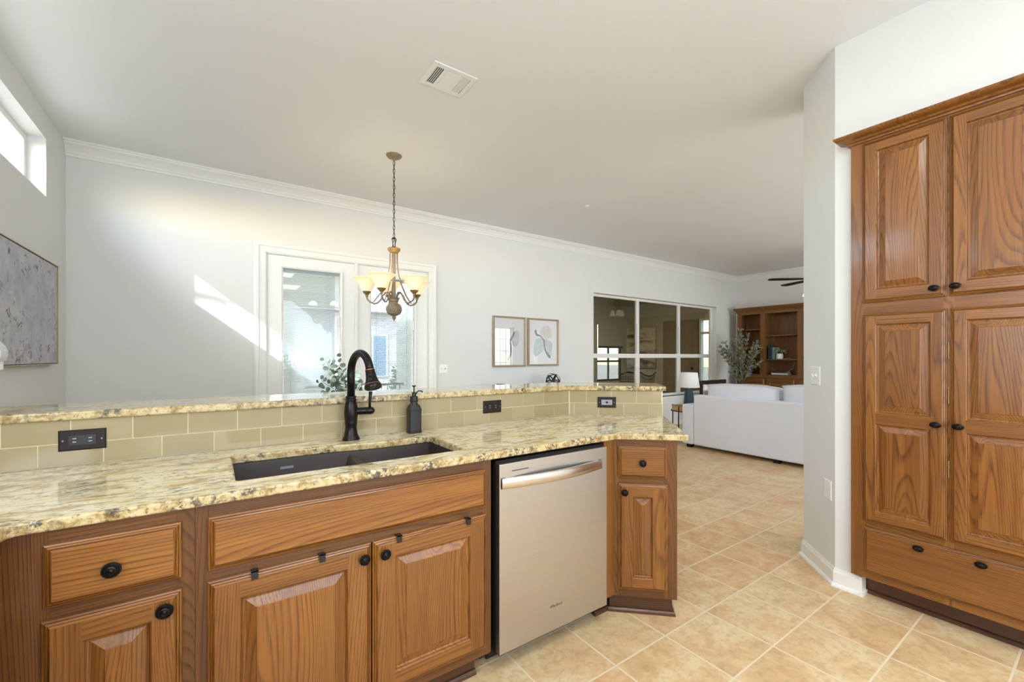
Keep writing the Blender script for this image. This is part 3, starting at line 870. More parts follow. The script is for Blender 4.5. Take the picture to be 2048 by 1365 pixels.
m = text_mb('Whirlpool', 0.0165, LM, 0.0004); m.build('logo_lettering', plain('logo_grey', (92,82,72), 0.4, 0.5), dw)
m = MB(LM); ring = [(0.017*math.cos(a)*0.42+0.004*math.sin(a)*1.4, 0.011*math.sin(a)+0.002, 0.0006) for a in [2*PI*i/28 for i in range(24)]]
m.tube(ring, 0.0006, 6); m.build('logo_ring', HANDLE, dw)

# ------------------------------------------------------------------ countertop with a sink cut-out
ca2 = A2
fx = 1.5946
def fillet(poly, idx, r, n=6):
    p0, p, p1 = [Vector(q) for q in (poly[idx-1], poly[idx], poly[(idx+1) % len(poly)])]
    d0, d1 = (p0-p).normalized(), (p1-p).normalized()
    ang = d0.angle(d1); t_ = r/math.tan(ang/2)
    a, b = p+d0*t_, p+d1*t_
    out = []
    for i in range(n+1):
        s = i/n; out.append(tuple((a*(1-s)+p*s)*(1-s)+(p*(1-s)+b*s)*s))
    return poly[:idx]+out+poly[idx+1:]
endR = (fx+0.345*ca, 1.475-0.345*sa)
Lb = 0.640
outer = [(XL+0.002, 2.147), (XL+0.002, -0.8), (-0.372, -0.8), (-0.372, 1.475), (fx, 1.475), endR, (endR[0]+Lb*sa, endR[1]+Lb*ca), (EX-0.001, EY-0.001), (BX-0.001, 2.147)]
outer = fillet(outer, 5, 0.02); outer = fillet(outer, 4, 0.03); outer = fillet(outer, 3, 0.03)
def sink_outline(g=0.0):
    # straight front, rear edge stepping forward behind the right bowl
    P = [(0.056-g, 1.592-g), (0.828+g, 1.592-g), (0.828+g, 1.952+g)]
    xs_ = [0.62, 0.58, 0.54, 0.50, 0.46, 0.42, 0.38, 0.34]
    for i, x in enumerate(xs_):
        s = i/(len(xs_)-1); s = s*s*(3-2*s)
        P.append((x, 1.952+0.038*s+g))
    P.append((0.056-g, 1.990+g))
    P = fillet(P, 0, 0.02); k = len(P)
    return P
hole = sink_outline()
def slab_with_hole(name, outer, hole, z0, z1, mats, bev):
    bm = bmesh.new()
    def ring(pts): return [bm.verts.new((x, y, z1)) for x, y in pts]
    a = ring(outer); ed = [bm.edges.new((a[i], a[(i+1) % len(a)])) for i in range(len(a))]
    if hole:
        b = ring(hole); ed += [bm.edges.new((b[i], b[(i+1) % len(b)])) for i in range(len(b))]
    bmesh.ops.triangle_fill(bm, use_beauty=True, use_dissolve=False, edges=ed)
    for f in bm.faces: f.material_index = 0
    ret = bmesh.ops.extrude_face_region(bm, geom=list(bm.faces))
    top = [g for g in ret['geom'] if isinstance(g, bmesh.types.BMFace)]
    for v in [g for g in ret['geom'] if isinstance(g, bmesh.types.BMVert)]: v.co.z = z0
    bmesh.ops.recalc_face_normals(bm, faces=bm.faces)
    for f in bm.faces:
        f.material_index = 0 if abs(f.normal.z) > 0.9 else 1
    # rounded arris along the top and bottom rims
    rim = [e for e in bm.edges if len(e.link_faces) == 2 and e.calc_face_angle(0) > 1.2]
    bmesh.ops.bevel(bm, geom=rim, offset=bev, segments=3, profile=0.5, affect='EDGES', material=1)
    me = bpy.data.meshes.new(name); bm.to_mesh(me); bm.free()
    for q in mats: me.materials.append(q)
    o = bpy.data.objects.new(name, me); col.objects.link(o); WORLD[o] = Matrix.Identity(4)
    return o
ct = slab_with_hole('countertop', outer, hole, ZF, CT, [GRAN, GRANE], 0.006)
tag(ct, 'lower granite countertop in streaked cream and gold around the dark sink', 'countertop')
bar = offset_poly(-0.014, 0.352, XL+0.002, 0.02)
bt = slab_with_hole('bar_top', bar, None, 1.0725, 1.103, [GRAN, GRANE], 0.007)
tag(bt, 'raised granite bar ledge above the khaki tile splash', 'countertop')

# ------------------------------------------------------------------ tile splash
m = MB(); g = 0.0016; th = 0.007
z_r = [(CT+0.003, 0.9905), (0.9935, 1.0715)]
def run_tiles(mb, x0, x1, z0, z1, start, pitch, M):
    mb.M = M
    k = math.floor((x0-start)/pitch); x = start+k*pitch
    while x < x1:
        a, b = max(x, x0)+g, min(x+pitch, x1)-g
        if b-a > 0.004:
            mb.box(a, -th, z0, b, 0.0, z1, 0)
        x += pitch
I4 = Matrix.Translation((0, BY+0.007, 0))
run_tiles(m, XL+0.004, BX-0.001, z_r[0][0], z_r[0][1], 0.003, 0.1588, I4)
run_tiles(m, XL+0.004, BX-0.001, z_r[1][0], z_r[1][1], 0.080, 0.1588, I4)
EM = Matrix.Translation((BX, BY, 0)) @ Matrix.Rotation(-A2, 4, 'Z') @ Matrix.Translation((0, 0.007, 0))
run_tiles(m, 0.004, 0.592, z_r[0][0], z_r[0][1], 0.0345, 0.1583, EM)
run_tiles(m, 0.004, 0.592, z_r[1][0], z_r[1][1], 0.113, 0.1583, EM)
m.M = Matrix.Identity(4)
m.prism(offset_poly(0.0018, 0.0098, XL+0.003), CT+0.0005, 1.0715, 1)
bs = m.build('tile_backsplash', [TILE, GROUT])
tag(bs, 'khaki glass subway tile backsplash between counter and raised bar', 'backsplash')

# ------------------------------------------------------------------ outlets
def outlet(M, x0, z0, x1, z1, label, insert_mat, style):
    e = empty('power_outlet', M @ Vector(((x0+x1)/2, 0, z0)), label, 'outlet')
    mb = MB(M); y = -0.007
    mb.loops([(x0, z0, x1, z1, 0.001), (x0, z0, x1, z1, y+0.002), (x0+0.004, z0+0.004, x1-0.004, z1-0.004, y)], (0, 0), 0)
    mb.build('cover_plate', BROWNPL, e)
    cx_, cz = (x0+x1)/2, (z0+z1)/2
    mb = MB(M); mb.box(cx_-0.034, y-0.0022, cz-0.0165, cx_+0.034, y+0.001, cz+0.0165); r_ = mb.build('receptacle', insert_mat, e)
    for s_ in (-0.0195, 0.0195):
        if style == 'slots':
            for dz in (0.00575, -0.00575):
                mb = MB(M); mb.box(cx_+s_-0.0045, y-0.0028, cz+dz-0.00175, cx_+s_+0.0045, y-0.002, cz+dz+0.00175); mb.build('slot', SILVER, r_)
        else:
            mb = MB(M); mb.lathe([(0.0022, 0), (0.0022, 0.0008)], (cx_+s_, y-0.002, cz), 10, (0, -1, 0)); mb.build('slot', BROWNPL, r_)
    if style != 'slots':
        mb = MB(M); mb.box(cx_-0.008, y-0.0030, cz-0.006, cx_+0.008, y-0.002, cz+0.006); mb.build('test_button', BROWNPL, r_)
    for sx in (x0+0.011, x1-0.011):
        mb = MB(M); mb.lathe([(0.0028, 0), (0.0022, 0.0012)], (sx, y, cz), 10, (0, -1, 0)); mb.build('screw', SILVER, e)
SP = Matrix.Translation((0, BY-0.0001, 0))
SPE = Matrix.Translation((BX, BY, 0)) @ Matrix.Rotation(-A2, 4, 'Z') @ Matrix.Translation((0, -0.0012, 0))
outlet(SP, -0.425, 0.967, -0.307, 1.0375, 'dark brown outlet plate on the tile splash at far left of the sink', BLACK, 'slots')
outlet(SP, 1.231, 0.970, 1.349, 1.040, 'dark brown outlet plate on the tile splash right of the soap dispenser', BROWNPL, 'slots')
outlet(SPE, 0.185, 0.963, 0.301, 1.031, 'brown plate with grey safety outlet on the angled end of the splash', SILVER, 'gfi')

# ------------------------------------------------------------------ sink
snk = empty('kitchen_sink', (0.44, 1.78, 0.68), 'dark brown composite double bowl sink set under the granite', 'sink')
zt = ZF-0.0012
def basin():
    mb = MB(); V = []; F = []; lv = [(0.022, zt), (0.004, zt), (0.002, zt-0.02), (-0.012, 0.72), (-0.03, 0.695), (-0.06, 0.690)]
    n = None
    for g_, z in lv:
        P = sink_outline(g_); n = len(P); V += [(x, y, z) for x, y in P]
    for i in range(len(lv)-1):
        for k in range(n): F.append((i*n+k, i*n+(k+1) % n, (i+1)*n+(k+1) % n, (i+1)*n+k))
    F.append(tuple((len(lv)-1)*n+k for k in range(n)))
    mb.add(V, F); return mb
basin().build('basin', SINKM, snk, smooth=50)
m = MB(); pr2 = [(0.452, 0.69), (0.460, 0.835), (0.466, 0.859), (0.476, 0.868), (0.486, 0.868), (0.496, 0.859), (0.502, 0.835), (0.510, 0.69)]
m.add([(x, 1.594, z) for x, z in pr2]+[(x, 1.974, z) for x, z in pr2], [tuple(range(8))[::-1], tuple(range(8, 16))]+[(i, (i+1) % 8, 8+(i+1) % 8, 8+i) for i in range(8)]); m.build('divider', SINKM, snk, smooth=50)
m = MB(); m.box(0.215, 1.9855, 0.842, 0.262, 1.9875, 0.852); m.build('label_plate', SILVER, snk)
for i, (x, y) in enumerate(((0.256, 1.80), (0.667, 1.78))):
    m = MB(); m.lathe([(0.045, 0), (0.043, 0.004), (0.03, 0.003), (0.004, 0.001)], (x, y, 0.6905), 20); m.build('drain', HANDLE, snk, smooth=40)

# ------------------------------------------------------------------ faucet
fcx, fcy = 0.505, 2.079
fa = empty('kitchen_faucet', (fcx, fcy, CT), 'dark bronze gooseneck pull-down faucet behind the sink', 'faucet')
m = MB(); m.lathe([(0.038, 0.0), (0.037, 0.006), (0.031, 0.018), (0.026, 0.040), (0.024, 0.060), (0.026, 0.072), (0.0265, 0.078), (0.026, 0.082), (0.028, 0.10), (0.0295, 0.125), (0.028, 0.150), (0.0235, 0.172), (0.021, 0.178)], (fcx, fcy, CT), 28)
m.build('body', BRONZE, fa, smooth=40)
m = MB()
m.lathe([(0.022, 0), (0.0245, 0.003), (0.0245, 0.008), (0.021, 0.011), (0.021, 0.014), (0.0235, 0.017), (0.0235, 0.021), (0.019, 0.024)], (fcx, fcy, CT+0.176), 24); m.build('collar', BRONZE, fa, smooth=30)
dirv = Vector((0.035, -0.19, 0)).normalized(); RR = 0.092
pts = [(fcx, fcy, CT+0.19), (fcx, fcy, CT+0.29)]
zc_ = CT+0.30
for i in range(0, 19):
    a = PI - (PI*0.93)*i/18
    q = Vector((fcx, fcy, zc_)) + dirv*(RR+RR*math.cos(a)) + Vector((0, 0, RR*math.sin(a)))
    pts.append(q)
m = MB(); m.tube(pts, 0.0168, 18); m.build('gooseneck', BRONZE, fa, smooth=True)
hp = pts[-1]; hd = (pts[-1]-pts[-2]).normalized(); hd = (hd + dirv*0.10).normalized()
m = MB(); m.lathe([(0.0175, -0.004), (0.0190, 0.002), (0.0195, 0.012), (0.0225, 0.035), (0.028, 0.056), (0.0345, 0.070), (0.0355, 0.077), (0.034, 0.082), (0.030, 0.083), (0.028, 0.079), (0.004, 0.079)], hp, 28, hd); sh = m.build('spray_head', BRONZE, fa, smooth=40)
m = MB(); m.lathe([(0.0196, 0.0005), (0.0202, 0.002), (0.0196, 0.0035)], hp, 28, hd, cap=False); m.build('worn_ring', COPPER, sh, smooth=True)
m = MB(); m.lathe([(0.0325, 0.064), (0.0335, 0.0655), (0.0338, 0.067)], hp, 28, hd, cap=False); m.build('worn_ring', COPPER, sh, smooth=True)
m = MB(); m.lathe([(0.021, 0.0795), (0.020, 0.0815), (0.013, 0.0815), (0.012, 0.080), (0.004, 0.0812)], hp, 20, hd)
for i in range(14):
    a = 2*PI*i/14; u = hd.orthogonal().normalized(); v = hd.cross(u); m.ball(hp+hd*0.0815+(u*math.cos(a)+v*math.sin(a))*0.0165, 0.0018, 6, 4)
m.build('spray_nozzle', BLACK, sh, smooth=40)
side = Vector((0.807, -0.59, 0)); m = MB(); fwd = Vector((-0.59, -0.807, 0)); c0 = hp+hd*0.035+(fwd*0.9+side*0.2).normalized()*0.0225
m.ball(c0+hd*0.008, 0.0075, 12, 8, sc3=(1, 1, 1.7)); m.ball(c0-hd*0.012, 0.006, 12, 8, sc3=(1, 1, 1.4)); m.build('spray_button', BRONZE, sh, smooth=True)
sx = Vector((0.98, -0.2, 0)).normalized()
m = MB(); m.lathe([(0.0165, 0.02), (0.0165, 0.058), (0.0175, 0.060), (0.0175, 0.066), (0.0165, 0.067), (0.018, 0.078), (0.016, 0.092), (0.009, 0.100), (0.002, 0.102)], (fcx, fcy, CT+0.128), 20, sx); hs = m.build('valve_stub', BRONZE, fa, smooth=40)
p0 = Vector((fcx, fcy, CT+0.128))+sx*0.080
m = MB(); m.tube([p0+Vector((0, 0, 0.012)), p0+Vector((0, 0, 0.035)), p0+Vector((0.002, 0, 0.060)), p0+Vector((0.004, 0, 0.088))], [0.006, 0.0055, 0.0065, 0.0085], 12); m.build('lever', BRONZE, fa, smooth=True)

# ------------------------------------------------------------------ soap dispenser
sx0, sy0 = 0.803, 2.085
so = empty('soap_dispenser', (sx0, sy0, CT), 'matte black square soap dispenser with pump beside the faucet', 'soap dispenser')
m = MB(Matrix.Translation((sx0, sy0, CT)))
def rr(w_, d_, r, z, n=4):
    out = []
    for (cx_, cy_, a0) in ((w_-r, d_-r, 0), (-w_+r, d_-r, PI/2), (-w_+r, -d_+r, PI), (w_-r, -d_+r, 1.5*PI)):
        for i in range(n+1):
            a = a0+PI/2*i/n; out.append((cx_+r*math.cos(a), cy_+r*math.sin(a), z))
    return out
lev = [(0.031, 0.027, 0.008, 0.0), (0.032, 0.028, 0.009, 0.003), (0.032, 0.028, 0.009, 0.012), (0.0305, 0.0265, 0.009, 0.0135), (0.0305, 0.0265, 0.009, 0.110), (0.032, 0.028, 0.009, 0.112), (0.032, 0.028, 0.009, 0.117), (0.0305, 0.0265, 0.011, 0.119), (0.027, 0.024, 0.013, 0.133), (0.019, 0.018, 0.0165, 0.143), (0.0165, 0.0165, 0.0163, 0.148), (0.0165, 0.0165, 0.0163, 0.154)]
V = []; F = []; n = 20
for a in lev: V += rr(*a)
for i in range(len(lev)-1):
    for k in range(n): F.append((i*n+k, i*n+(k+1) % n, (i+1)*n+(k+1) % n, (i+1)*n+k))
F += [tuple(range(n))[::-1], tuple((len(lev)-1)*n+k for k in range(n))]
m.add(V, F); m.build('bottle', BLACK, so, smooth=35)
m = MB(); m.lathe([(0.0185, 0.154), (0.0195, 0.158), (0.0195, 0.163), (0.018, 0.165), (0.018, 0.180), (0.0165, 0.181), (0.010, 0.182), (0.010, 0.200), (0.0085, 0.201)], (sx0, sy0, CT), 20); cp = m.build('cap', BLACK, so, smooth=35)
m = MB(); m.lathe([(0.0032, 0.20), (0.0032, 0.226), (0.010, 0.231), (0.0105, 0.234), (0.003, 0.2345)], (sx0, sy0, CT), 14)
m.build('pump', BLACK, so, smooth=35)
q = Vector((sx0, sy0, CT)); s_ = Vector((0.95, -0.3, 0)).normalized()
m = MB(); m.tube([q+s_*0.009+Vector((0,0,0.190)), q+s_*0.014+Vector((0,0,0.200)), q+s_*0.022+Vector((0,0,0.207)), q+s_*0.034+Vector((0,0,0.206)), q+s_*0.042+Vector((0,0,0.201))], [0.003, 0.003, 0.003, 0.0032, 0.0045], 10); m.build('spout', BLACK, so, smooth=True)

# ------------------------------------------------------------------ pantry
PF = frame((2.80, PY1, 0), -PI/2)       # local x runs away along -Y, local y goes into the wall
pan = empty('pantry_cabinet', (3.1, 0.49, 0), 'tall oak pantry cabinet with four panelled doors, bottom drawer and crown', 'cabinet')
W_ = PY1-PY0
m = MB(PF)
zb, ztp = 0.115, 2.45
for a, b in ((0, 0.062), (0.372, 0.412), (W_-0.062, W_)): m.box(a, 0, zb, b, 0.02, ztp, 0)
for a, b in ((zb, 0.155), (0.38, 0.43), (1.508, 1.588), (2.41, ztp)):
    m.box(0.062, 0, a, 0.372, 0.02, b, 1); m.box(0.412, 0, a, W_-0.062, 0.02, b, 1)
m.box(0, 0.02, zb, W_, 0.62, ztp-0.001, 0)
m.build('body', OAK, pan)
lx = lambda y: PY1-y
def pdoor(y0, y1, z0, z1, pans, ky, kz):
    d = cabinet_door(PF, lx(y0), z0, lx(y1), z1, [(lx(a), b, lx(c), e) for a, b, c, e in pans], 0.06, 'door', pan)
    knob(PF, lx(ky), kz, d, r=0.0165, oval=True)
pdoor(0.831, 0.4995, 1.577, 2.421, [(0.770, 1.640, 0.561, 2.366)], 0.542, 1.618)
pdoor(0.4910, 0.160, 1.577, 2.423, [(0.434, 1.640, 0.222, 2.367)], 0.468, 1.620)
pdoor(0.829, 0.4985, 0.421, 1.518, [(0.771, 0.998, 0.555, 1.461), (0.771, 0.473, 0.555, 0.941)], 0.536, 0.966)
pdoor(0.4885, 0.160, 0.421, 1.520, [(0.434, 0.998, 0.222, 1.463), (0.434, 0.473, 0.222, 0.940)], 0.459, 0.967)
d = cabinet_door(PF, lx(0.824), 0.150, lx(0.160), 0.389, [], 0.05, 'drawer', pan)
knob(PF, lx(0.599), 0.356, d, r=0.0165, oval=True); knob(PF, lx(0.384), 0.358, d, r=0.0165, oval=True)
m = MB(PF); m.box(0.03, 0.095, 0, W_, 0.107, zb-0.001); m.sweep([(0, 0), (0.014, 0), (0.012, 0.012), (0.007, 0.018), (0, 0.02)], [(W_, 0.095), (0.03, 0.095)]); m.build('toe_kick', TOE, pan)
m = MB(PF)
cr = [(0.0, 2.432), (0.010, 2.432), (0.013, 2.440), (0.024, 2.444), (0.030, 2.452), (0.050, 2.458), (0.060, 2.464), (0.064, 2.470), (0.064, 2.478), (0.0, 2.478)]
m.sweep(cr, [(W_+0.0, 0.0), (0.0, 0.0), (0.0, 0.034)]); m.build('crown', OAK, pan)
for z in (1.28, 1.07, 0.72):
    m = MB(PF); m.lathe([(0.0035, 0), (0.0035, 0.08)], (0.391, -0.006, z), 8); m.build('hinge', ABRASS, pan)

# ------------------------------------------------------------------ wall plates
def plate(name, M, x0, z0, x1, z1, label, cat, mat, toggles=(), gold=None):
    e = empty(name, M @ Vector(((x0+x1)/2, 0, z0)), label, cat)
    mb = MB(M); y = -0.006
    mb.loops([(x0, z0, x1, z1, 0.0005), (x0, z0, x1, z1, y+0.003), (x0+0.005, z0+0.005, x1-0.005, z1-0.005, y)], (0, 0), 0)
    mb.build('cover_plate', mat, e)
    for i, tx in enumerate(toggles):
        zc = (z0+z1)/2
        mb = MB(M); mb.add([(tx-0.005, y, zc-0.011), (tx+0.005, y, zc-0.011), (tx+0.005, y, zc+0.011), (tx-0.005, y, zc+0.011), (tx-0.004, y-0.013, zc+0.002), (tx+0.004, y-0.013, zc+0.002), (tx+0.004, y-0.012, zc+0.010), (tx-0.004, y-0.012, zc+0.010)],
                           [(4,5,6,7), (0,1,5,4), (1,2,6,5), (2,3,7,6), (3,0,4,7)])
        mb.build('toggle', gold if (gold and i == 1) else mat, e)
    return e
CF = Matrix.Translation((XK, 0.972, 0)) @ Matrix.Rotation(R(-135), 4, 'Z') @ Matrix.Diagonal((1, 1, 1, 1))
# local x along the angled face seen from the kitchen (left to right), y into the wall
CF = Matrix.Translation((3.105, 1.242, 0)) @ Matrix.Rotation(R(-135), 4, 'Z')
plate('light_switch', CF, 0.105, 1.118, 0.217, 1.232, 'white double toggle switch plate on the angled wall beside the pantry', 'light switch', PLASTIC, (0.138, 0.184))
plate('blank_plate', CF, 0.270, 0.465, 0.348, 0.575, 'blank ivory wall plate low on the angled wall beside the pantry', 'wall plate', plain('ivory_plastic', (240,238,230), 0.4, var=0.02))
plate('light_switch', Matrix.Translation((0, YB, 0)), 2.281, 1.083, 2.398, 1.198, 'white double switch plate on the back wall beside the french doors', 'light switch', PLASTIC, (2.316, 2.363), GOLD)

# ------------------------------------------------------------------ ceiling register
vt = empty('air_vent', (1.197, 2.526, ZC-0.01), 'white ceiling air register with three banks of louvres', 'air vent')
vx0, vx1, vy0, vy1 = 1.052, 1.343, 2.404, 2.648
m = MB(); z0, z1 = ZC-0.008, ZC-0.0006
ix0, ix1, iy0, iy1 = vx0+0.032, vx1-0.032, vy0+0.036, vy1-0.030
m.box(vx0, vy0, z0, ix0, vy1, z1); m.box(ix1, vy0, z0, vx1, vy1, z1); m.box(ix0, vy0, z0, ix1, iy0, z1); m.box(ix0, iy1, z0, ix1, vy1, z1)
b1, b2 = ix0+0.048, ix1-0.052
m.box(b1, iy0, z0, b1+0.020, iy1, z1); m.box(b2-0.016, iy0, z0, b2, iy1, z1)
m.build('face_plate', WHITE, vt, bevel=0.002)
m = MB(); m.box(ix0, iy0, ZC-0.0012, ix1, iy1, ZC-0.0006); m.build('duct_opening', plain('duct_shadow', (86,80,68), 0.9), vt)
m = MB()
for i in range(5):
    x = ix0+0.002+i*0.0115; m.add([(x, iy0, z1-0.001), (x+0.0022, iy0, z0), (x+0.0022, iy1, z0), (x, iy1, z1-0.001)], [(0,1,2,3)])
for i in range(5):
    x = b2+0.004+i*0.0115; m.add([(x, iy0, z1-0.001), (x+0.0085, iy0, z0), (x+0.0085, iy1, z0), (x, iy1, z1-0.001)], [(0,1,2,3)])
for i in range(17):
    y = iy0+(iy1-iy0)*i/17; m.add([(b1+0.02, y, z1-0.001), (b2-0.016, y, z1-0.001), (b2-0.016, y+0.0085, z0), (b1+0.02, y+0.0085, z0)], [(0,1,2,3)])
m.build('louvres', WHITE, vt)
m = MB(); m.box(vx1-0.018, 2.50, z0-0.003, vx1-0.014, 2.545, z0); m.build('damper_lever', WHITE, vt)
m = MB(); m.lathe([(0.033, 0), (0.033, -0.004), (0.026, -0.008), (0.002, -0.009)], (3.50, 3.70, ZC-0.0005), 20)
tag(m.build('ceiling_disc', WHITE, smooth=40), 'tiny round white disc on the ceiling right of the chandelier', 'ceiling disc')

# ------------------------------------------------------------------ chandelier
cx_, cy_ = 1.267, 3.755
ch = empty('chandelier', (cx_, cy_, 1.6), 'five-light antique brass chandelier with glowing alabaster bell shades', 'chandelier')
rt = Vector((SN, -CN, 0)); fw_ = Vector((CN, SN, 0)); cc = Vector((cx_, cy_, 0))
m = MB(); m.lathe([(0.066, ZC-0.0006), (0.066, ZC-0.006), (0.058, ZC-0.010), (0.056, ZC-0.016), (0.034, ZC-0.026), (0.015, ZC-0.032), (0.010, ZC-0.045), (0.001, ZC-0.05)], (cx_, cy_, 0), 28)
for i in range(24):
    a = 2*PI*i/24; m.tube([(cx_+0.055*math.cos(a), cy_+0.055*math.sin(a), ZC-0.016), (cx_+0.022*math.cos(a), cy_+0.022*math.sin(a), ZC-0.030)], [0.0035, 0.0015], 6)
m.build('canopy', PEWTER, ch, smooth=40)
m = MB(); z = ZC-0.045; i = 0
while z > 2.315:
    L = 0.042
    u = rt if i % 2 == 0 else fw_
    ring = [cc+Vector((0, 0, z-L/2))+u*(0.0085*math.cos(a))+Vector((0, 0, (L/2)*math.sin(a))) for a in [2*PI*k/12 for k in range(12)]]
    m.tube(ring, 0.0021, 6, closed=True); z -= L-0.007; i += 1
m.tube([cc+Vector((0.004*math.sin(zz*60), 0.004*math.cos(zz*60), zz)) for zz in [ZC-0.05-k*0.02 for k in range(36)]], 0.0014, 5)
m.build('chain', BRONZE, ch, smooth=True)
m = MB()
for k in range(4):
    a = PI/2*k+0.4; d = Vector((math.cos(a), math.sin(a), 0))
    m.tube([cc+d*0.006+Vector((0,0,2.315)), cc+d*0.014+Vector((0,0,2.322)), cc+d*0.024+Vector((0,0,2.312)), cc+d*0.016+Vector((0,0,2.290)), cc+d*0.011+Vector((0,0,2.262)), cc+d*0.016+Vector((0,0,2.244))], [0.0025,0.0032,0.0032,0.0036,0.0036,0.004], 8)
m.tube([cc+Vector((0.010*math.cos(a), 0.010*math.sin(a), 2.318)) for a in [2*PI*k/12 for k in range(12)]], 0.003, 6, closed=True)
m.build('crown_loop', BRONZE, ch, smooth=True)
m = MB(); m.lathe([(0.010, 2.25), (0.022, 2.242), (0.050, 2.232), (0.054, 2.228), (0.052, 2.222), (0.046, 2.216), (0.040, 2.203), (0.036, 2.196), (0.002, 2.195)], (cx_, cy_, 0), 30)
for i in range(26):
    a = 2*PI*i/26; d = Vector((math.cos(a), math.sin(a), 0)); m.tube([cc+d*0.050+Vector((0,0,2.222)), cc+d*0.041+Vector((0,0,2.203))], [0.004, 0.003], 6)
m.build('cap_ring', ABRASS, ch, smooth=40)
m = MB(); m.lathe([(0.011, 2.197), (0.0125, 2.19), (0.0135, 1.80), (0.012, 1.79)], (cx_, cy_, 0), 16); m.build('centre_column', PEWTER, ch, smooth=40)
m = MB(); m.lathe([(0.048, 1.803), (0.050, 1.800), (0.042, 1.793), (0.036, 1.776), (0.037, 1.772), (0.032, 1.768)], (cx_, cy_, 0), 24); m.build('bowl_collar', PEWTER, ch, smooth=40)
m = MB()
prof = [(0.030, 1.769)]
for i in range(1, 14):
    a = PI*(0.16+0.80*i/14); prof.append((0.062*math.sin(a), 1.703+0.060*math.cos(a)))
prof += [(0.018, 1.645), (0.013, 1.637), (0.017, 1.632), (0.012, 1.622), (0.004, 1.606), (0.001, 1.603)]
m.lathe(prof, (cx_, cy_, 0), 30)
for j in range(7):
    zz = 1.742-j*0.0125; rr_ = math.sqrt(max(0.0001, 0.062**2*(1-((zz-1.703)/0.060)**2)))
    for k in range(20):
        a = 2*PI*(k+0.5*(j % 2))/20; m.ball((cx_+rr_*math.cos(a), cy_+rr_*math.sin(a), zz), 0.0063, 6, 4)
m.build('pineapple_bowl', PEWTER, ch, smooth=40)
ROT = 10
for k, al in enumerate((180, 252, 324, 36, 108)):
    a = R(al+ROT); d = rt*math.cos(a)+fw_*math.sin(a)
    P = lambda r, z: cc+d*r+Vector((0, 0, z))
    pts = [P(0.030,1.800), P(0.032,1.825), P(0.048,1.848), P(0.070,1.846), P(0.092,1.822), P(0.110,1.785), P(0.135,1.757), P(0.165,1.748), P(0.195,1.760), P(0.221,1.785), P(0.225,1.808)]
    m = MB(); m.tube(pts, 0.0068, 10); m.ball(P(0.225,1.815), 0.013, 12, 8); m.ball(P(0.180,1.757), 0.009, 10, 6)
    arm = m.build('arm', PEWTER, ch, smooth=True)
    m = MB(); m.tube([P(0.032,2.198), P(0.034,2.10), P(0.045,2.02), P(0.072,1.93), P(0.120,1.83), P(0.170,1.762)], 0.0042, 8); m.build('support_rod', PEWTER, arm, smooth=True)
    c = P(0.225, 0)
    m = MB(); m.lathe([(0.008, 1.815), (0.016, 1.826), (0.030, 1.842), (0.036, 1.850), (0.035, 1.853), (0.002, 1.8535)], c, 20); m.build('shade_cup', ABRASS, arm, smooth=40)
    m = MB()
    outp = [(0.032, 1.852), (0.042, 1.866), (0.054, 1.886), (0.066, 1.910), (0.079, 1.934), (0.094, 1.949), (0.109, 1.959), (0.115, 1.962)]
    inn = [(r-0.003, z+0.002) for r, z in outp[::-1]]
    m.lathe(outp+[(0.115, 1.9645)]+inn, c, 32, cap=False); m.build('glass_shade', LITGLASS, arm, smooth=60)
    m = MB(); m.ball((c.x, c.y, 1.905), 0.024, 12, 8); m.lathe([(0.012, 1.854), (0.013, 1.885)], c, 10); m.build('bulb', BULB, arm, smooth=True)
    lamp('chandelier_bulb', 'POINT', (c.x, c.y, 1.985), 1.0, (1.0, 0.84, 0.60), radius=0.05)

# ------------------------------------------------------------------ pictures on the back wall
def print_frame(x0, z0, x1, z1, label, shapes):
    e = empty('framed_print', ((x0+x1)/2, YB, z0), label, 'picture')
    M = Matrix.Translation((0, YB-0.001, 0)); f = 0.024
    mb = MB(M); mb.loops([(x0, z0, x1, z1, 0), (x0, z0, x1, z1, -0.026), (x0+0.006, z0+0.006, x1-0.006, z1-0.006, -0.029), (x0+f, z0+f, x1-f, z1-f, -0.022), (x0+f, z0+f, x1-f, z1-f, -0.006)], (0, 0)); mb.build('frame', CHAMP, e)
    mb = MB(M); mb.box(x0+f-0.002, -0.008, z0+f-0.002, x1-f+0.002, -0.004, z1-f+0.002); mt = mb.build('mat', PAPER, e)
    mb = MB(M); a = 0.075; mb.loops([(x0+a, z0+a, x1-a, z1-a, -0.0082), (x0+a+0.003, z0+a+0.003, x1-a-0.003, z1-a-0.003, -0.0074)], (0, 0)); mb.build('mat_bevel', W_GREY, mt)
    mats = []
    mb = MB(M)
    for mat, poly, dy in shapes:
        if mat not in mats: mats.append(mat)
        W2, H2 = x1-x0, z1-z0
        V = [(x0+u*W2, -0.0086-dy*0.0003, z0+v*H2) for u, v in poly]
        mb.add(V, [tuple(range(len(V)))], mats.index(mat))
    mb.build('watercolour', mats, mt)
    mb = MB(M); mb.box(x0+f-0.001, -0.013, z0+f-0.001, x1-f+0.001, -0.0115, z1-f+0.001); mb.build('glass_pane', PICG, e)
def blob(pts, n=5):
    out = []; k = len(pts)
    for i in range(k):
        p0, p1, p2, p3 = [Vector(pts[(i+j-1) % k]) for j in range(4)]
        for s in range(n):
            t_ = s/n
            out.append(tuple(0.5*((2*p1)+(p2-p0)*t_+(2*p0-5*p1+4*p2-p3)*t_*t_+(3*p1-p0-3*p2+p3)*t_**3)))
    return out
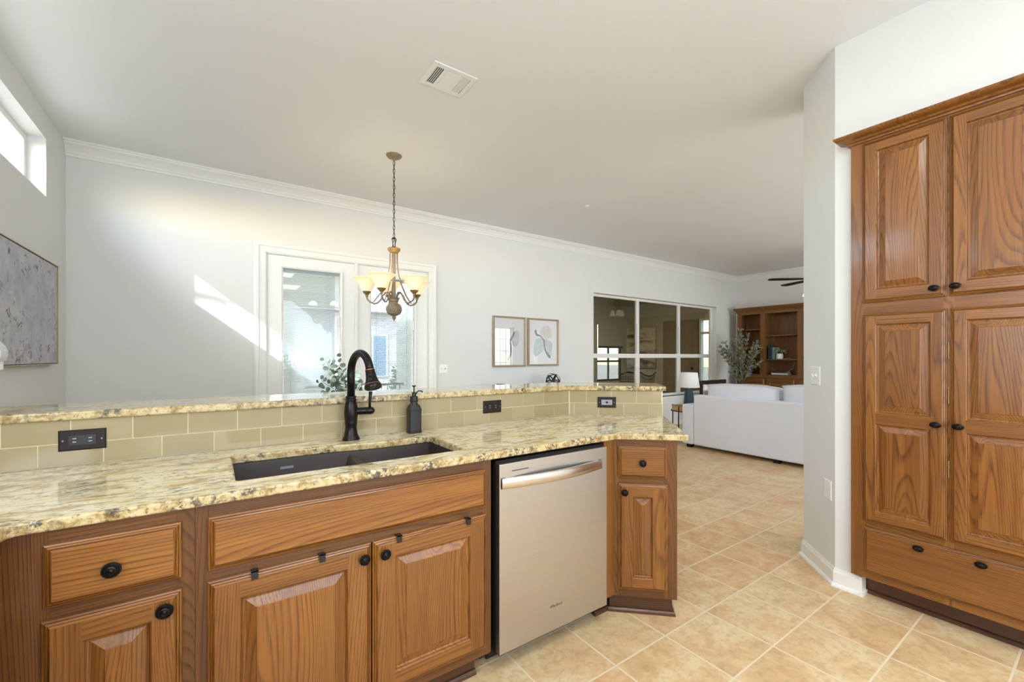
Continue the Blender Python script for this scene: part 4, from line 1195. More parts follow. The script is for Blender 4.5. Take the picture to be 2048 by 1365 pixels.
print_frame(3.060, 1.152, 3.603, 1.852, 'left framed watercolour print of a pale grey winged shape on the back wall',
    [(W_TEAL, blob([(0.30,0.46),(0.52,0.52),(0.56,0.30),(0.50,0.16),(0.36,0.22),(0.27,0.34)]), 1), (W_GREY, blob([(0.56,0.52),(0.70,0.72),(0.80,0.68),(0.78,0.48),(0.66,0.40)]), 1), (W_SAND, blob([(0.34,0.60),(0.50,0.76),(0.66,0.78),(0.54,0.56)]), 1),
     (W_INK, blob([(0.50,0.50),(0.58,0.54),(0.66,0.68),(0.63,0.70),(0.54,0.58)]), 2), (W_INK, blob([(0.50,0.50),(0.56,0.44),(0.56,0.26),(0.48,0.13),(0.44,0.15),(0.52,0.28)]), 2)])
print_frame(3.642, 1.158, 4.211, 1.850, 'right framed watercolour print of teal wings with a dark stem on the back wall',
    [(W_TEAL, blob([(0.28,0.56),(0.48,0.58),(0.56,0.46),(0.46,0.30),(0.22,0.20),(0.20,0.40)]), 1), (W_GREY, blob([(0.52,0.54),(0.66,0.56),(0.80,0.46),(0.76,0.22),(0.66,0.22),(0.56,0.36)]), 1), (W_SAND, blob([(0.40,0.70),(0.52,0.84),(0.70,0.84),(0.78,0.64),(0.60,0.56)]), 1),
     (W_INK, blob([(0.22,0.74),(0.27,0.76),(0.30,0.68),(0.42,0.64),(0.52,0.55),(0.50,0.54),(0.40,0.62),(0.27,0.64)]), 2), (W_INK, blob([(0.50,0.56),(0.54,0.54),(0.57,0.36),(0.74,0.20),(0.71,0.16),(0.62,0.22),(0.53,0.36)]), 2)])

# large canvas on the left wall
cv = empty('canvas_painting', (XL, 4.2, 1.24), 'large grey abstract canvas in a thin gold frame on the left wall', 'painting')
m = MB(); y0, y1, z0, z1 = 3.555, 4.672, 1.246, 1.953
for a in ((y0-0.006, z0-0.010, y1+0.006, z0-0.004), (y0-0.006, z1+0.004, y1+0.006, z1+0.010), (y0-0.010, z0-0.010, y0-0.004, z1+0.010), (y1+0.004, z0-0.010, y1+0.010, z1+0.010)):
    m.box(XL+0.001, a[0], a[1], XL+0.040, a[2], a[3])
m.build('frame', GOLD, cv)
m = MB(); m.box(XL+0.001, y0, z0, XL+0.034, y1, z1); m.build('canvas', CANVAS, cv)
m = MB(); m.box(XL+0.001, y0-0.004, z0-0.004, XL+0.01, y1+0.004, z1+0.004); m.build('backing', RUBBER, cv)

# white fixture at the left picture edge
wf = empty('wall_fixture', (XL, 3.41, 1.22), 'white rounded wall fixture with a small nub, cut by the left picture edge', 'wall fixture')
m = MB(Matrix.Translation((XL, 3.46, 0)))
pr_ = [(0.001, 1.40), (0.045, 1.392), (0.072, 1.375), (0.090, 1.350), (0.101, 1.320), (0.100, 1.290), (0.094, 1.268), (0.001, 1.268)]
m.add([(x, -0.10, z) for x, z in pr_]+[(x, 0.0, z) for x, z in pr_], [tuple(range(8))[::-1], tuple(range(8, 16))]+[(i, (i+1) % 8, 8+(i+1) % 8, 8+i) for i in range(8)])
m.build('housing', PLASTIC, wf, bevel=0.004)
m = MB(); m.lathe([(0.014, 1.268), (0.012, 1.262), (0.012, 1.225), (0.009, 1.222)], (XL+0.080, 3.43, 0), 16); m.build('nub', PLASTIC, wf, smooth=40)

# ------------------------------------------------------------------ dining area behind the bar
dt = empty('dining_table', (1.30, 3.75, 0), 'round dark wooden pedestal dining table below the chandelier', 'table')
m = MB(); m.lathe([(0.60, 0.72), (0.61, 0.73), (0.61, 0.75), (0.60, 0.758), (0.001, 0.758)], (1.30, 3.75, 0), 40); m.build('tabletop', DWOOD, dt, smooth=40)
m = MB(); m.lathe([(0.30, 0.0), (0.28, 0.03), (0.08, 0.07), (0.06, 0.4), (0.09, 0.68), (0.2, 0.719)], (1.30, 3.75, 0), 24); m.build('pedestal', DWOOD, dt, smooth=40)
ev = empty('eucalyptus_vase', (0.83, 3.62, 0.7585), 'cream vase of eucalyptus stems standing behind the bar near the faucet', 'plant')
m = MB(); m.lathe([(0.05, 0.0), (0.075, 0.02), (0.085, 0.09), (0.07, 0.16), (0.05, 0.19), (0.055, 0.20), (0.045, 0.198), (0.04, 0.05), (0.001, 0.04)], (0.83, 3.62, 0.7585), 24); m.build('vase', POT, ev, smooth=40)
def leaf_round(mb, c, n, r, up):
    n = n.normalized(); u = n.cross(up).normalized() if n.cross(up).length > 0.05 else n.orthogonal().normalized(); v = n.cross(u)
    V = [c+u*r*0.85*math.cos(a)+v*r*math.sin(a)-n*0.12*r*math.cos(2*a) for a in [2*PI*k/10 for k in range(10)]]
    V.append(c+n*0.08*r)
    mb.add(V, [(k, (k+1) % 10, 10) for k in range(10)])
rnd = random.Random(5)
ms = MB(); ml = MB()
vc = Vector((0.83, 3.62, 0.93))
stems = [(-0.34*rt + Vector((0,0,1.0))*1.0, 0.42), (rt*-0.10+Vector((0,0,1.0)), 0.42), (rt*0.28+Vector((0,0,0.75)), 0.32), (rt*0.50+fw_*0.2+Vector((0,0,0.7)), 0.26), (rt*-0.55+Vector((0,0,0.75)), 0.28), (rt*0.12-fw_*0.2+Vector((0,0,0.9)), 0.30), (rt*-0.25+fw_*0.25+Vector((0,0,0.9)), 0.33), (rt*-0.75+Vector((0,0,0.42)), 0.20), (rt*0.8+Vector((0,0,0.45)), 0.2)]
for d, L in stems:
    d = d.normalized(); pts = [vc+d*L*s+Vector((0,0,-0.05*s*s))+rt*0.02*math.sin(5*s) for s in [i/8 for i in range(9)]]
    ms.tube(pts, [0.003-0.0002*i for i in range(9)], 6)
    for i in range(1, 9):
        for sgn in (-1, 1):
            sd = (d.cross(fw_)*sgn+Vector((rnd.uniform(-.4,.4), rnd.uniform(-.4,.4), rnd.uniform(-.1,.5)))).normalized()
            r = 0.026*(1-0.03*i)*rnd.uniform(0.8, 1.15)
            leaf_round(ml, pts[i]+sd*(r+0.008), (-fw_+Vector((rnd.uniform(-.8,.8), rnd.uniform(-.8,.8), rnd.uniform(-.4,.8)))), r, sd)
ms.build('stems', BARK, ev, smooth=True); fo = ml.build('foliage', EUCA, ev, smooth=True); fo['kind'] = 'stuff'

ctb = empty('console_table', (3.55, 4.83, 0), 'dark console table against the back wall below the framed prints', 'table')
m = MB(); m.box(2.75, 4.62, 0.80, 4.35, 5.06, 0.83); m.build('tabletop', DWOOD, ctb, bevel=0.004)
for x in (2.78, 4.28):
    for y in (4.65, 5.0):
        m = MB(); m.box(x, y, 0, x+0.04, y+0.03, 0.80); m.build('leg', DWOOD, ctb)
sp = empty('decor_sphere', (3.87, 4.78, 0.83), 'black woven band sphere showing above the bar below the right print', 'ornament')
m = MB(); c = Vector((3.87, 4.78, 0.945)); RS = 0.112
for ax in ((1,0.2,0.3), (0.2,1,0.5), (-0.7,0.5,0.4), (0.5,-0.6,0.6), (0.1,0.2,1)):
    n = Vector(ax).normalized(); u = n.orthogonal().normalized(); v = n.cross(u)
    ring = [c+(u*math.cos(a)+v*math.sin(a))*RS for a in [2*PI*k/40 for k in range(40)]]
    V = []; F = []
    for i, p in enumerate(ring):
        o_ = (p-c).normalized(); V += [p+n*0.009, p-n*0.009, p-n*0.009+o_*0.003, p+n*0.009+o_*0.003]
    for i in range(40):
        j = (i+1) % 40
        for k in range(4): F.append((i*4+k, j*4+k, j*4+(k+1) % 4, i*4+(k+1) % 4))
    m.add(V, F); RS -= 0.0035
m.build('bands', BLACK, sp)
m = MB(); m.box(2.985, 4.76, 0.83, 3.065, 4.86, 0.937); tag(m.build('decor_box', BLACK, bevel=0.006), 'black box top just peeking above the bar below the left print', 'box')

# ------------------------------------------------------------------ living room
so_ = empty('sofa', (5.95, 2.5, 0), 'white linen sofa seen from behind beyond the end of the bar', 'sofa')
m = MB(); m.box(5.475, 1.35, 0.045, 5.66, 3.615, 0.75); m.build('back_panel', FABRIC, so_, bevel=0.02)
for (a, b) in ((3.618, 3.80), (1.165, 1.347)):
    m = MB(); m.box(5.475, a, 0.045, 6.45, b, 0.61); m.build('arm', FABRIC, so_, bevel=0.02)
m = MB(); m.box(5.66, 1.35, 0.05, 6.42, 3.615, 0.30); m.build('base', FABRIC, so_, bevel=0.01)
for (a, b) in ((2.475, 3.61), (1.355, 2.465)):
    m = MB(); m.box(5.80, a, 0.30, 6.45, b, 0.46); m.build('seat_cushion', FABRIC, so_, bevel=0.04)
def cushion(mb, x0, x1, y0, y1, z0, z1, puff=0.05, n=8):
    # pillow-shaped block, fullest in the middle of its faces
    V = []; F = []
    def S(u, v, w):
        x = x0+(x1-x0)*u; y = y0+(y1-y0)*v; z = z0+(z1-z0)*w
        b = (math.sin(PI*v)**0.5)*(math.sin(PI*max(0, min(1, w)))**0.5)
        cxm = (x0+x1)/2; x = cxm+(x-cxm)*(0.45+0.55*b+0.0)
        z += puff*0.6*math.sin(PI*v)*(w-0.5) - 0.012*(abs(v-0.5)*2)**6*(1 if w > 0.5 else -1)
        return (x, y, z)
    for side in (0, 1):
        base = len(V)
        for i in range(n+1):
            for j in range(n+1): V.append(S(side, i/n, j/n))
        for i in range(n):
            for j in range(n):
                q = (base+i*(n+1)+j, base+(i+1)*(n+1)+j, base+(i+1)*(n+1)+j+1, base+i*(n+1)+j+1); F.append(q if side else q[::-1])
    A = (n+1)*(n+1)
    for i in range(n):
        for (j) in (0, n):
            F.append((i*(n+1)+j, (i+1)*(n+1)+j, A+(i+1)*(n+1)+j, A+i*(n+1)+j))
            F.append((j*(n+1)+i, j*(n+1)+i+1, A+j*(n+1)+i+1, A+j*(n+1)+i))
    mb.add(V, F)
for (a, b, zz) in ((2.535, 3.53, 0.905), (1.40, 2.515, 0.945)):
    m = MB(); cushion(m, 5.57, 5.88, a, b, 0.46, zz, 0.05); m.build('back_cushion', FABRIC, so_, smooth=True, subsurf=1)
for x in (5.53, 6.36):
    for y in (3.70, 1.25, 2.5):
        m = MB(); m.box(x-0.035, y-0.035, 0, x+0.035, y+0.035, 0.046); m.build('foot', RUBBER, so_)
m = MB(); cushion(m, 6.02, 6.16, 2.86, 3.28, 0.47, 0.905, 0.02); tag(m.build('pillow', KNIT, smooth=True, subsurf=1), 'tan knitted throw pillow peeking over the sofa back', 'pillow')
m = MB(); cushion(m, 6.02, 6.14, 3.295, 3.56, 0.47, 0.895, 0.02); tag(m.build('pillow', PATTERN, smooth=True, subsurf=1), 'cream patterned throw pillow left of the tan one on the sofa', 'pillow')

# tray table and lamp
tt = empty('tray_table', (5.98, 4.03, 0), 'round birch tray table with thin black legs beside the sofa arm', 'table')
tcx, tcy = 5.98, 4.06
m = MB(); m.lathe([(0.22, 0.445), (0.225, 0.445), (0.225, 0.525), (0.215, 0.525), (0.215, 0.457), (0.001, 0.457)], (tcx, tcy, 0), 36); m.build('tray', BIRCH, tt, smooth=40)
for k in range(4):
    a = PI*k/2+R(185); p = Vector((tcx+0.245*math.cos(a), tcy+0.245*math.sin(a), 0)); m = MB(); m.tube([p+Vector((0,0,0)), p+Vector((0,0,0.53))], 0.009, 8); m.build('leg', BLACK, tt)
m = MB(); m.tube([(tcx+0.236*math.cos(a), tcy+0.236*math.sin(a), 0.452) for a in [2*PI*k/32 for k in range(32)]], 0.008, 6, closed=True); m.build('rim', BLACK, tt)
tl = empty('table_lamp', (5.95, 4.01, 0.4575), 'table lamp with white tapered shade and teal faceted base near the sofa', 'lamp')
lx_, ly_ = 5.95, 4.005
m = MB(); m.lathe([(0.082, 0.458), (0.086, 0.47), (0.082, 0.54), (0.070, 0.66), (0.056, 0.775), (0.050, 0.782), (0.001, 0.783)], (lx_, ly_, 0), 10); m.build('base', TEAL, tl)
m = MB(); m.lathe([(0.008, 0.782), (0.008, 0.84), (0.012, 0.845), (0.012, 0.86)], (lx_, ly_, 0), 10); m.tube([(lx_-0.12, ly_, 1.02), (lx_+0.12, ly_, 1.02)], 0.003, 6); m.tube([(lx_, ly_, 0.86), (lx_, ly_, 1.02)], 0.003, 6); m.build('stem', ABRASS, tl)
m = MB(); m.lathe([(0.160, 0.818), (0.128, 1.047), (0.126, 1.046), (0.158, 0.819), (0.160, 0.818)], (lx_, ly_, 0), 36, cap=False); m.build('shade', SHADE, tl, smooth=60)

# armchair by the window: dark wood rail
ac = empty('armchair', (7.55, 4.35, 0), 'armchair with a dark wooden top rail behind the sofa by the window', 'chair')
m = MB(); m.box(7.24, 4.62, 0.775, 8.10, 4.67, 0.85); m.build('top_rail', DWOOD, ac, bevel=0.008)
for (x, y, h) in ((7.26, 4.62, 0.775), (8.04, 4.62, 0.775), (7.26, 4.0, 0.55), (8.04, 4.0, 0.55)):
    m = MB(); m.box(x, y, 0, x+0.045, y+0.045, h); m.build('leg', DWOOD, ac)
m = MB(); m.box(7.31, 4.0, 0.26, 8.03, 4.61, 0.42); m.build('seat_cushion', KNIT, ac, bevel=0.03)
m = MB(); m.box(7.31, 4.50, 0.43, 8.03, 4.61, 0.66); m.build('back_cushion', KNIT, ac, bevel=0.03)

# olive tree
ot = empty('olive_tree', (8.36, 4.44, 0), 'potted faux olive tree in the corner beside the bookcase', 'plant')
m = MB(); m.lathe([(0.12, 0), (0.15, 0.02), (0.17, 0.30), (0.175, 0.32), (0.16, 0.32), (0.15, 0.28), (0.001, 0.28)], (8.36, 4.44, 0), 24); m.build('pot', POT, ot, smooth=40)
rnd = random.Random(11); ms = MB(); ml = MB(); base = Vector((8.36, 4.44, 0.28))
def leaf_long(mb, p, d, L, wd):
    d = d.normalized(); s = d.cross(Vector((rnd.uniform(-1,1), rnd.uniform(-1,1), rnd.uniform(-1,1)))).normalized()
    up = d.cross(s)
    mb.add([p, p+d*L*0.35+s*wd, p+d*L*0.75+s*wd*0.8, p+d*L, p+d*L*0.75-s*wd*0.8, p+d*L*0.35-s*wd, p+d*L*0.5+up*wd*0.3], [(0,1,6), (1,2,6), (2,3,6), (3,4,6), (4,5,6), (5,0,6)])
ms.tube([base, base+Vector((0.01,0,0.35)), base+Vector((0,0.02,0.60))], [0.02, 0.017, 0.015], 8)
tops = [(-0.42, 0.0, 1.28), (-0.30, 0.1, 1.36), (-0.10, -0.1, 1.60), (-0.33, 0.0, 1.22), (0.0, 0.05, 1.48), (0.05, 0.1, 1.38), (0.16, -0.1, 1.30), (0.32, 0.0, 1.28), (0.34, -0.05, 1.02), (0.22, -0.1, 1.15), (-0.36, -0.1, 1.05), (-0.22, -0.1, 0.88), (0.10, -0.15, 0.95), (-0.05, -0.15, 1.15), (-0.40, 0.05, 1.18), (0.02, -0.05, 0.80), (-0.30, -0.15, 0.78), (-0.18, 0.0, 1.40), (-0.26, -0.1, 1.16), (0.10, 0.0, 1.50), (0.24, -0.1, 1.36), (-0.12, -0.2, 1.02), (0.14, -0.2, 1.14)]
for (u, v, h) in tops:
    st = base+Vector((0, 0.01, rnd.uniform(0.38, 0.62))); en = base+rt*u+fw_*v+Vector((0, 0, h-0.08))
    mid = (st+en)/2+Vector((0,0,0.06))-rt*u*0.15
    pts = [((st*(1-s)+mid*s)*(1-s)+(mid*(1-s)+en*s)*s) for s in [i/10 for i in range(11)]]
    ms.tube(pts, [0.007-0.0005*i for i in range(11)], 6)
    for i in range(3, 11):
        for q in range(9):
            d = (pts[i]-pts[i-1]).normalized()
            dd = d*0.8+Vector((rnd.uniform(-1,1), rnd.uniform(-1,1), rnd.uniform(-0.6,0.9)))*0.9
            leaf_long(ml, pts[i]-d*rnd.uniform(0, 0.03), dd, rnd.uniform(0.06, 0.10), 0.011)
ms.build('trunk', BARK, ot, smooth=True); fo = ml.build('foliage', OLIVE, ot); fo['kind'] = 'stuff'

# bookcase built in on the far wall
BCM = frame((8.95, 4.86, 0), -PI/2)     # local x = towards -Y, y into the wall
bk = empty('bookcase', (9.12, 3.7, 0), 'built-in oak bookcase with open shelves on the far living room wall', 'bookcase')
WB = 2.30; LO = 2.10
BOAK = [wood('shaded_bookcase_oak_upright', 'v', lin(54,30,13), lin(114,73,34), lin(136,93,45)), wood('shaded_bookcase_oak_level', 'h', lin(54,30,13), lin(114,73,34), lin(136,93,45))]  # darker copy of the cabinet oak, with the shelves' shade in its colour
m = MB(BCM)
xs_ = [0.0, 0.055, 0.905, 1.005, 1.905, 2.005, WB-0.0]
D_ = 0.345
# outer stiles and dividers
for a, b in ((0, 0.09), (0.475, 0.565), (1.17, 1.26), (WB-0.09, WB)): m.box(a, 0, 0.90, b, 0.022, 2.2, 0)
for a, b in ((0.0, 0.02), (0.51, 0.53), (1.205, 1.225), (WB-0.02, WB)): m.box(a, 0.022, 0.90, b, D_, 2.24, 0)
for a, b in ((0.09, 0.475), (0.565, 1.17), (1.26, WB-0.09)): m.box(a, 0, 2.16, b, 0.022, 2.2, 1); m.box(a, 0, 0.90, b, 0.022, 0.935, 1)
m.box(0, 0, 2.2, WB, 0.022, 2.24, 1); m.box(0, 0.022, 2.2405, WB, D_, 2.26, 1); m.box(0.02, D_-0.012, 0.90, WB-0.02, D_-0.001, 2.22, 0)
m.box(0.02, 0.022, 0.901, WB-0.02, D_-0.012, 0.925, 1)
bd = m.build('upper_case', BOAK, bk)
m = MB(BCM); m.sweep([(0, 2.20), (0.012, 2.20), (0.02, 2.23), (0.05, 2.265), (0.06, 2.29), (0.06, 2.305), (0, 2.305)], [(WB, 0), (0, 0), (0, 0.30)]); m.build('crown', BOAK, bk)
for (a, b, z) in ((0.02, 0.51, 1.86), (0.02, 0.51, 1.50), (0.53, 1.205, 1.725), (0.53, 1.205, 1.245), (1.225, WB-0.02, 1.7), (1.225, WB-0.02, 1.3)):
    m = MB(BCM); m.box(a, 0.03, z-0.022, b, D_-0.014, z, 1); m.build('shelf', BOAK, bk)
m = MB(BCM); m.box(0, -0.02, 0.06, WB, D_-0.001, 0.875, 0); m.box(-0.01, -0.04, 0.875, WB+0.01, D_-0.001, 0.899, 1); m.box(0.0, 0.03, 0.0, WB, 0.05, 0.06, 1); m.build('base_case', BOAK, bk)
for i in range(4):
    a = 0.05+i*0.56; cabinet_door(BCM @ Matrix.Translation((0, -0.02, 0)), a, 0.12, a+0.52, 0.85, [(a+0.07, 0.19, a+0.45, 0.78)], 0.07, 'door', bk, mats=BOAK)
zsh = 1.2455
def book(x, wd, h, d_, mat, label, z=zsh, lay=False, y=0.14):
    e = empty('book', BCM @ Vector((x+wd/2, y+d_/2, z)), label, 'book', 'books in the far bookcase')
    mb = MB(BCM)
    mb.box(x, y, z, x+wd, y+0.004, z+h)
    if lay:
        mb.box(x, y, z, x+wd, y+d_, z+0.004); mb.box(x, y, z+h-0.004, x+wd, y+d_, z+h)
    else:
        mb.box(x, y, z, x+0.004, y+d_, z+h); mb.box(x+wd-0.004, y, z, x+wd, y+d_, z+h)
    mb.build('cover', mat, e)
    mb = MB(BCM)
    if lay: mb.box(x+0.004, y+0.0042, z+0.0042, x+wd-0.004, y+d_-0.004, z+h-0.0042)
    else: mb.box(x+0.0042, y+0.0042, z+0.003, x+wd-0.0042, y+d_-0.004, z+h-0.004)
    mb.build('pages', PAGE, e)
book(0.565, 0.032, 0.285, 0.17, BOOKG, 'dark green book, leftmost and tallest on the bookcase shelf')
book(0.601, 0.030, 0.235, 0.17, BOOKB, 'slim teal book between the dark green and pale blue books', y=0.16)
book(0.634, 0.062, 0.235, 0.17, BOOKL, 'pale blue book standing beside the small white pot', y=0.16)
zb2 = 0.9355
book(0.66, 0.30, 0.035, 0.20, PAGE, 'white-edged book at the bottom of the lying stack in the bookcase', z=0.9355, lay=True, y=0.08)
book(0.67, 0.27, 0.030, 0.19, BOOKG, 'dark green book on top of the lying stack in the bookcase', z=0.9710, lay=True, y=0.085)
pp = empty('small_potted_plant', BCM @ Vector((0.79, 0.14, zsh)), 'small leafy plant in a white pot beside the shelf books', 'plant')
pc = BCM @ Vector((0.785, 0.15, zsh))
m = MB(); m.lathe([(0.052, 0), (0.062, 0.01), (0.066, 0.06), (0.060, 0.105), (0.052, 0.11), (0.05, 0.09), (0.001, 0.09)], pc, 20); m.build('pot', POT, pp, smooth=40)
ml = MB(); rnd = random.Random(3)
for i in range(46):
    d = Vector((rnd.uniform(-1,1), rnd.uniform(-1,1), rnd.uniform(0.2,1.2))); leaf_long(ml, pc+Vector((0,0,0.10))+d.normalized()*rnd.uniform(0.02, 0.09), d, 0.06, 0.014)
fo = ml.build('foliage', OLIVE, pp); fo['kind'] = 'stuff'
for i, (x, lb) in enumerate(((0.325, 'left of two stemmed wine glasses in the left bookcase bay'), (0.405, 'right of two stemmed wine glasses in the left bookcase bay'))):
    c = BCM @ Vector((x, 0.12, 0.9355)); m = MB()
    m.lathe([(0.035, 0), (0.034, 0.003), (0.005, 0.008), (0.0045, 0.08), (0.012, 0.09), (0.034, 0.115), (0.040, 0.15), (0.034, 0.195), (0.032, 0.195), (0.038, 0.15), (0.032, 0.117), (0.002, 0.095)], c, 18)
    tag(m.build('wine_glass', WINEG, smooth=40), lb, 'glass', 'wine glasses in the bookcase')
c = BCM @ Vector((0.20, 0.12, 0.9355)); m = MB(); m.lathe([(0.04, 0), (0.045, 0.01), (0.045, 0.07), (0.055, 0.08), (0.05, 0.19), (0.046, 0.19), (0.044, 0.09), (0.001, 0.08)], c, 20)
tag(m.build('blue_vase', BLUE, smooth=40), 'bright blue vase behind the olive leaves in the bookcase', 'vase')
plate('power_outlet', BCM @ Matrix.Translation((0, D_-0.0125, 0)), 1.045, 1.02, 1.118, 1.135, 'white outlet plate on the back of the right bookcase bay', 'outlet', PLASTIC)
m = MB(); m.tube([BCM @ Vector(p) for p in ((0.84, 0.20, 1.252), (0.93, 0.24, 1.262), (0.985, 0.30, 1.235), (0.985, 0.325, 1.15), (0.95, 0.325, 1.06), (0.86, 0.30, 0.99), (0.80, 0.29, 0.94))], 0.0045, 8)
tag(m.build('white_cable', CORD, smooth=True), 'white cable hanging from the shelf behind the potted plant in the bookcase', 'cable')

# ceiling fan
fc = Vector((8.05, 3.02, 0)); zf = 2.58
cf = empty('ceiling_fan', (fc.x, fc.y, 2.3), 'ceiling fan with dark wood blades and a lit shade in the living room', 'ceiling fan')
m = MB(); m.lathe([(0.07, ZC-0.0006), (0.07, ZC-0.03), (0.02, ZC-0.07), (0.015, ZC-0.08), (0.015, 2.72), (0.06, 2.70), (0.11, 2.66), (0.12, 2.58), (0.10, 2.52), (0.05, 2.50), (0.04, 2.44), (0.001, 2.44)], (fc.x, fc.y, 0), 28); m.build('motor', BRONZE, cf, smooth=40)
for k in range(5):
    a = R(137+72*k); d = Vector((math.cos(a), math.sin(a), 0)); s = Vector((-d.y, d.x, 0)); tl_ = Vector((0, 0, 0.2))
    m = MB()
    V = []
    for (r, wd) in ((0.20, 0.045), (0.30, 0.06), (0.62, 0.07), (0.72, 0.062), (0.76, 0.03)):
        p = fc+d*r+Vector((0,0,zf))
        sl = (s+Vector((0,0,0.10))).normalized()
        V += [p-sl*wd, p+sl*wd]
    n = len(V); V2 = V+[p+Vector((0,0,0.008)) for p in V]
    F = []
    for i in range(0, n-2, 2): F += [(i, i+1, i+3, i+2), (n+i, n+i+2, n+i+3, n+i+1), (i, i+2, n+i+2, n+i), (i+1, n+i+1, n+i+3, i+3)]
    F += [(0, n, n+1, 1), (n-2, n-1, 2*n-1, 2*n-2)]
    m.add(V2, F); b_ = m.build('blade', DWOOD, cf)
    m = MB(); m.tube([fc+d*0.11+Vector((0,0,zf)), fc+d*0.22+Vector((0,0,zf+0.004))], 0.014, 8); m.build('blade_bracket', BRONZE, b_)
for k in range(3):
    a = R(120*k+126); d = Vector((math.cos(a), math.sin(a), 0)); c = fc+d*0.13
    m = MB(); m.tube([fc+Vector((0,0,2.46)), fc+d*0.10+Vector((0,0,2.47)), c+Vector((0,0,2.44))], 0.010, 8); ar = m.build('light_arm', BRONZE, cf)
    m = MB(); m.lathe([(0.028, 2.44), (0.04, 2.41), (0.055, 2.36), (0.075, 2.31), (0.078, 2.305), (0.072, 2.31), (0.03, 2.42)], c, 24, cap=False); m.build('glass_shade', FANGLASS, ar, smooth=60)

# ------------------------------------------------------------------ room beyond the glass
sp_ = empty('branch_painting', (XS, 8.2, 0.9), 'large beige canvas of dark brushed branches seen through the interior window', 'painting')
m = MB(); m.box(XS-0.05, 7.68, 0.98, XS-0.004, 8.70, 2.12); m.build('canvas', STROKES, sp_)
for i, (x, y, rz, lb) in enumerate(((7.42, 6.60, R(150), 'black woven chair with a solid back, left one behind the interior window'), (8.02, 6.62, R(170), 'black wire chair with a curved top rail behind the interior window'))):
    c = empty('accent_chair', (x, y, 0), lb, 'chair', 'chairs in the room behind the interior window', rz)
    M = Matrix.Translation((x, y, 0)) @ Matrix.Rotation(rz, 4, 'Z') @ Matrix.Diagonal((0.74, 0.74, 0.91, 1))
    for (a, b) in ((-0.24, -0.22), (0.24, -0.22), (-0.26, 0.22), (0.26, 0.22)):
        m = MB(M); m.tube([(a, b, 0), (a*0.92, b*0.92, 0.42)], 0.012, 8); m.build('leg', BLACK, c)
    m = MB(M); m.box(-0.26, -0.24, 0.42, 0.26, 0.24, 0.47); m.build('seat', RATTAN, c, bevel=0.015)
    if i == 0:
        m = MB(M)
        for q in range(13):
            u = q/12; xx = -0.27+0.54*u; hh = 0.98+0.07*math.sin(PI*u); m.tube([(xx*0.9, 0.23, 0.47), (xx, 0.29, hh)], 0.006, 6)
        for q in range(9):
            zz = 0.50+q*0.055; m.tube([(-0.265, 0.235+q*0.006, zz), (0.0, 0.27+q*0.006, zz), (0.265, 0.235+q*0.006, zz)], 0.007, 6)
        m.tube([(-0.27+0.54*q/12, 0.29, 0.98+0.07*math.sin(PI*q/12)) for q in range(13)], 0.02, 8)
    else:
        m = MB(M)
        top = [(-0.34, 0.24, 1.02), (-0.29, 0.27, 1.03), (-0.15, 0.31, 0.96), (0, 0.33, 0.935), (0.15, 0.31, 0.96), (0.29, 0.27, 1.03), (0.34, 0.24, 1.02)]
        m.tube(top, 0.013, 8); m.tube([(p[0]*0.9, p[1]-0.02, p[2]-0.09) for p in top[1:-1]], 0.008, 6)
        for q in range(15):
            u = -0.28+0.56*q/14; zt_ = 0.935+abs(u/0.29)**1.6*0.09; m.tube([(u*0.8, 0.22, 0.47), (u, 0.31-abs(u)*0.15, zt_)], 0.005, 6)
    m.build('backrest', BLACK, c, smooth=True)
    m = MB(M)
    for s_ in (-1, 1): m.tube([(s_*0.25, -0.20, 0.44), (s_*0.28, -0.18, 0.66), (s_*0.29, 0.22, 0.68)], 0.010, 8)
    m.build('armrests', BLACK, c, smooth=True)
dl = empty('recessed_light', (7.35, 6.90, ZC), 'small glowing recessed ceiling light behind the interior window', 'ceiling light')
m = MB(); m.lathe([(0.09, ZC-0.0006), (0.088, ZC-0.006), (0.07, ZC-0.004), (0.069, ZC-0.0006)], (7.35, 6.90, 0), 24, cap=False); m.build('trim_ring', WHITE, dl, smooth=40)
m = MB(); m.lathe([(0.069, ZC-0.001), (0.069, ZC-0.002), (0.001, ZC-0.002)], (7.35, 6.90, 0), 24); m.build('lens', DOWNL, dl)
lamp('recessed_lamp', 'AREA', (7.35, 6.90, ZC-0.02), 85, (1.0, 0.94, 0.82), 0.16, 0.16, (0, 0, -1))

# ------------------------------------------------------------------ outdoors
m = MB(); m.box(-40, -40, -0.35, 60, 60, -0.25); struct('ground', m, GRASS)
m = MB(); m.box(-4, 5.3, -0.24, 3.0, 8.9, -0.03); struct('patio_slab', m, STONE)
m = MB(); m.box(-4.5, 9.0, -0.24, 1.22, 9.2, 2.75); m.box(-4.5, 8.8, 2.22, 2.0, 9.0, 2.75); m.box(-4.5, 5.3, 2.75, 2.0, 9.2, 2.85)
struct('wall_patio', m, STUCCO)
rl = empty('patio_railing', (2.8, 8.5, -0.24), 'black iron patio railing seen through the right french door', 'railing')
m = MB(); m.box(1.3, 8.48, 0.74, 5.5, 8.52, 0.775); m.build('top_rail', IRON, rl)
m = MB(); m.box(1.3, 8.485, -0.10, 5.5, 8.515, -0.07)
x = 1.32
while x < 5.5: m.box(x, 8.492, -0.24, x+0.016, 8.508, 0.74); x += 0.118
m.build('pickets', IRON, rl)
hs_ = empty('brick_house', (6, 18, -0.25), 'pale brick house with a grey shingle roof beyond the french doors', 'house')
m = MB(); m.box(-3, 16, -0.25, 13, 24, 3.0); m.build('walls', BRICK, hs_)
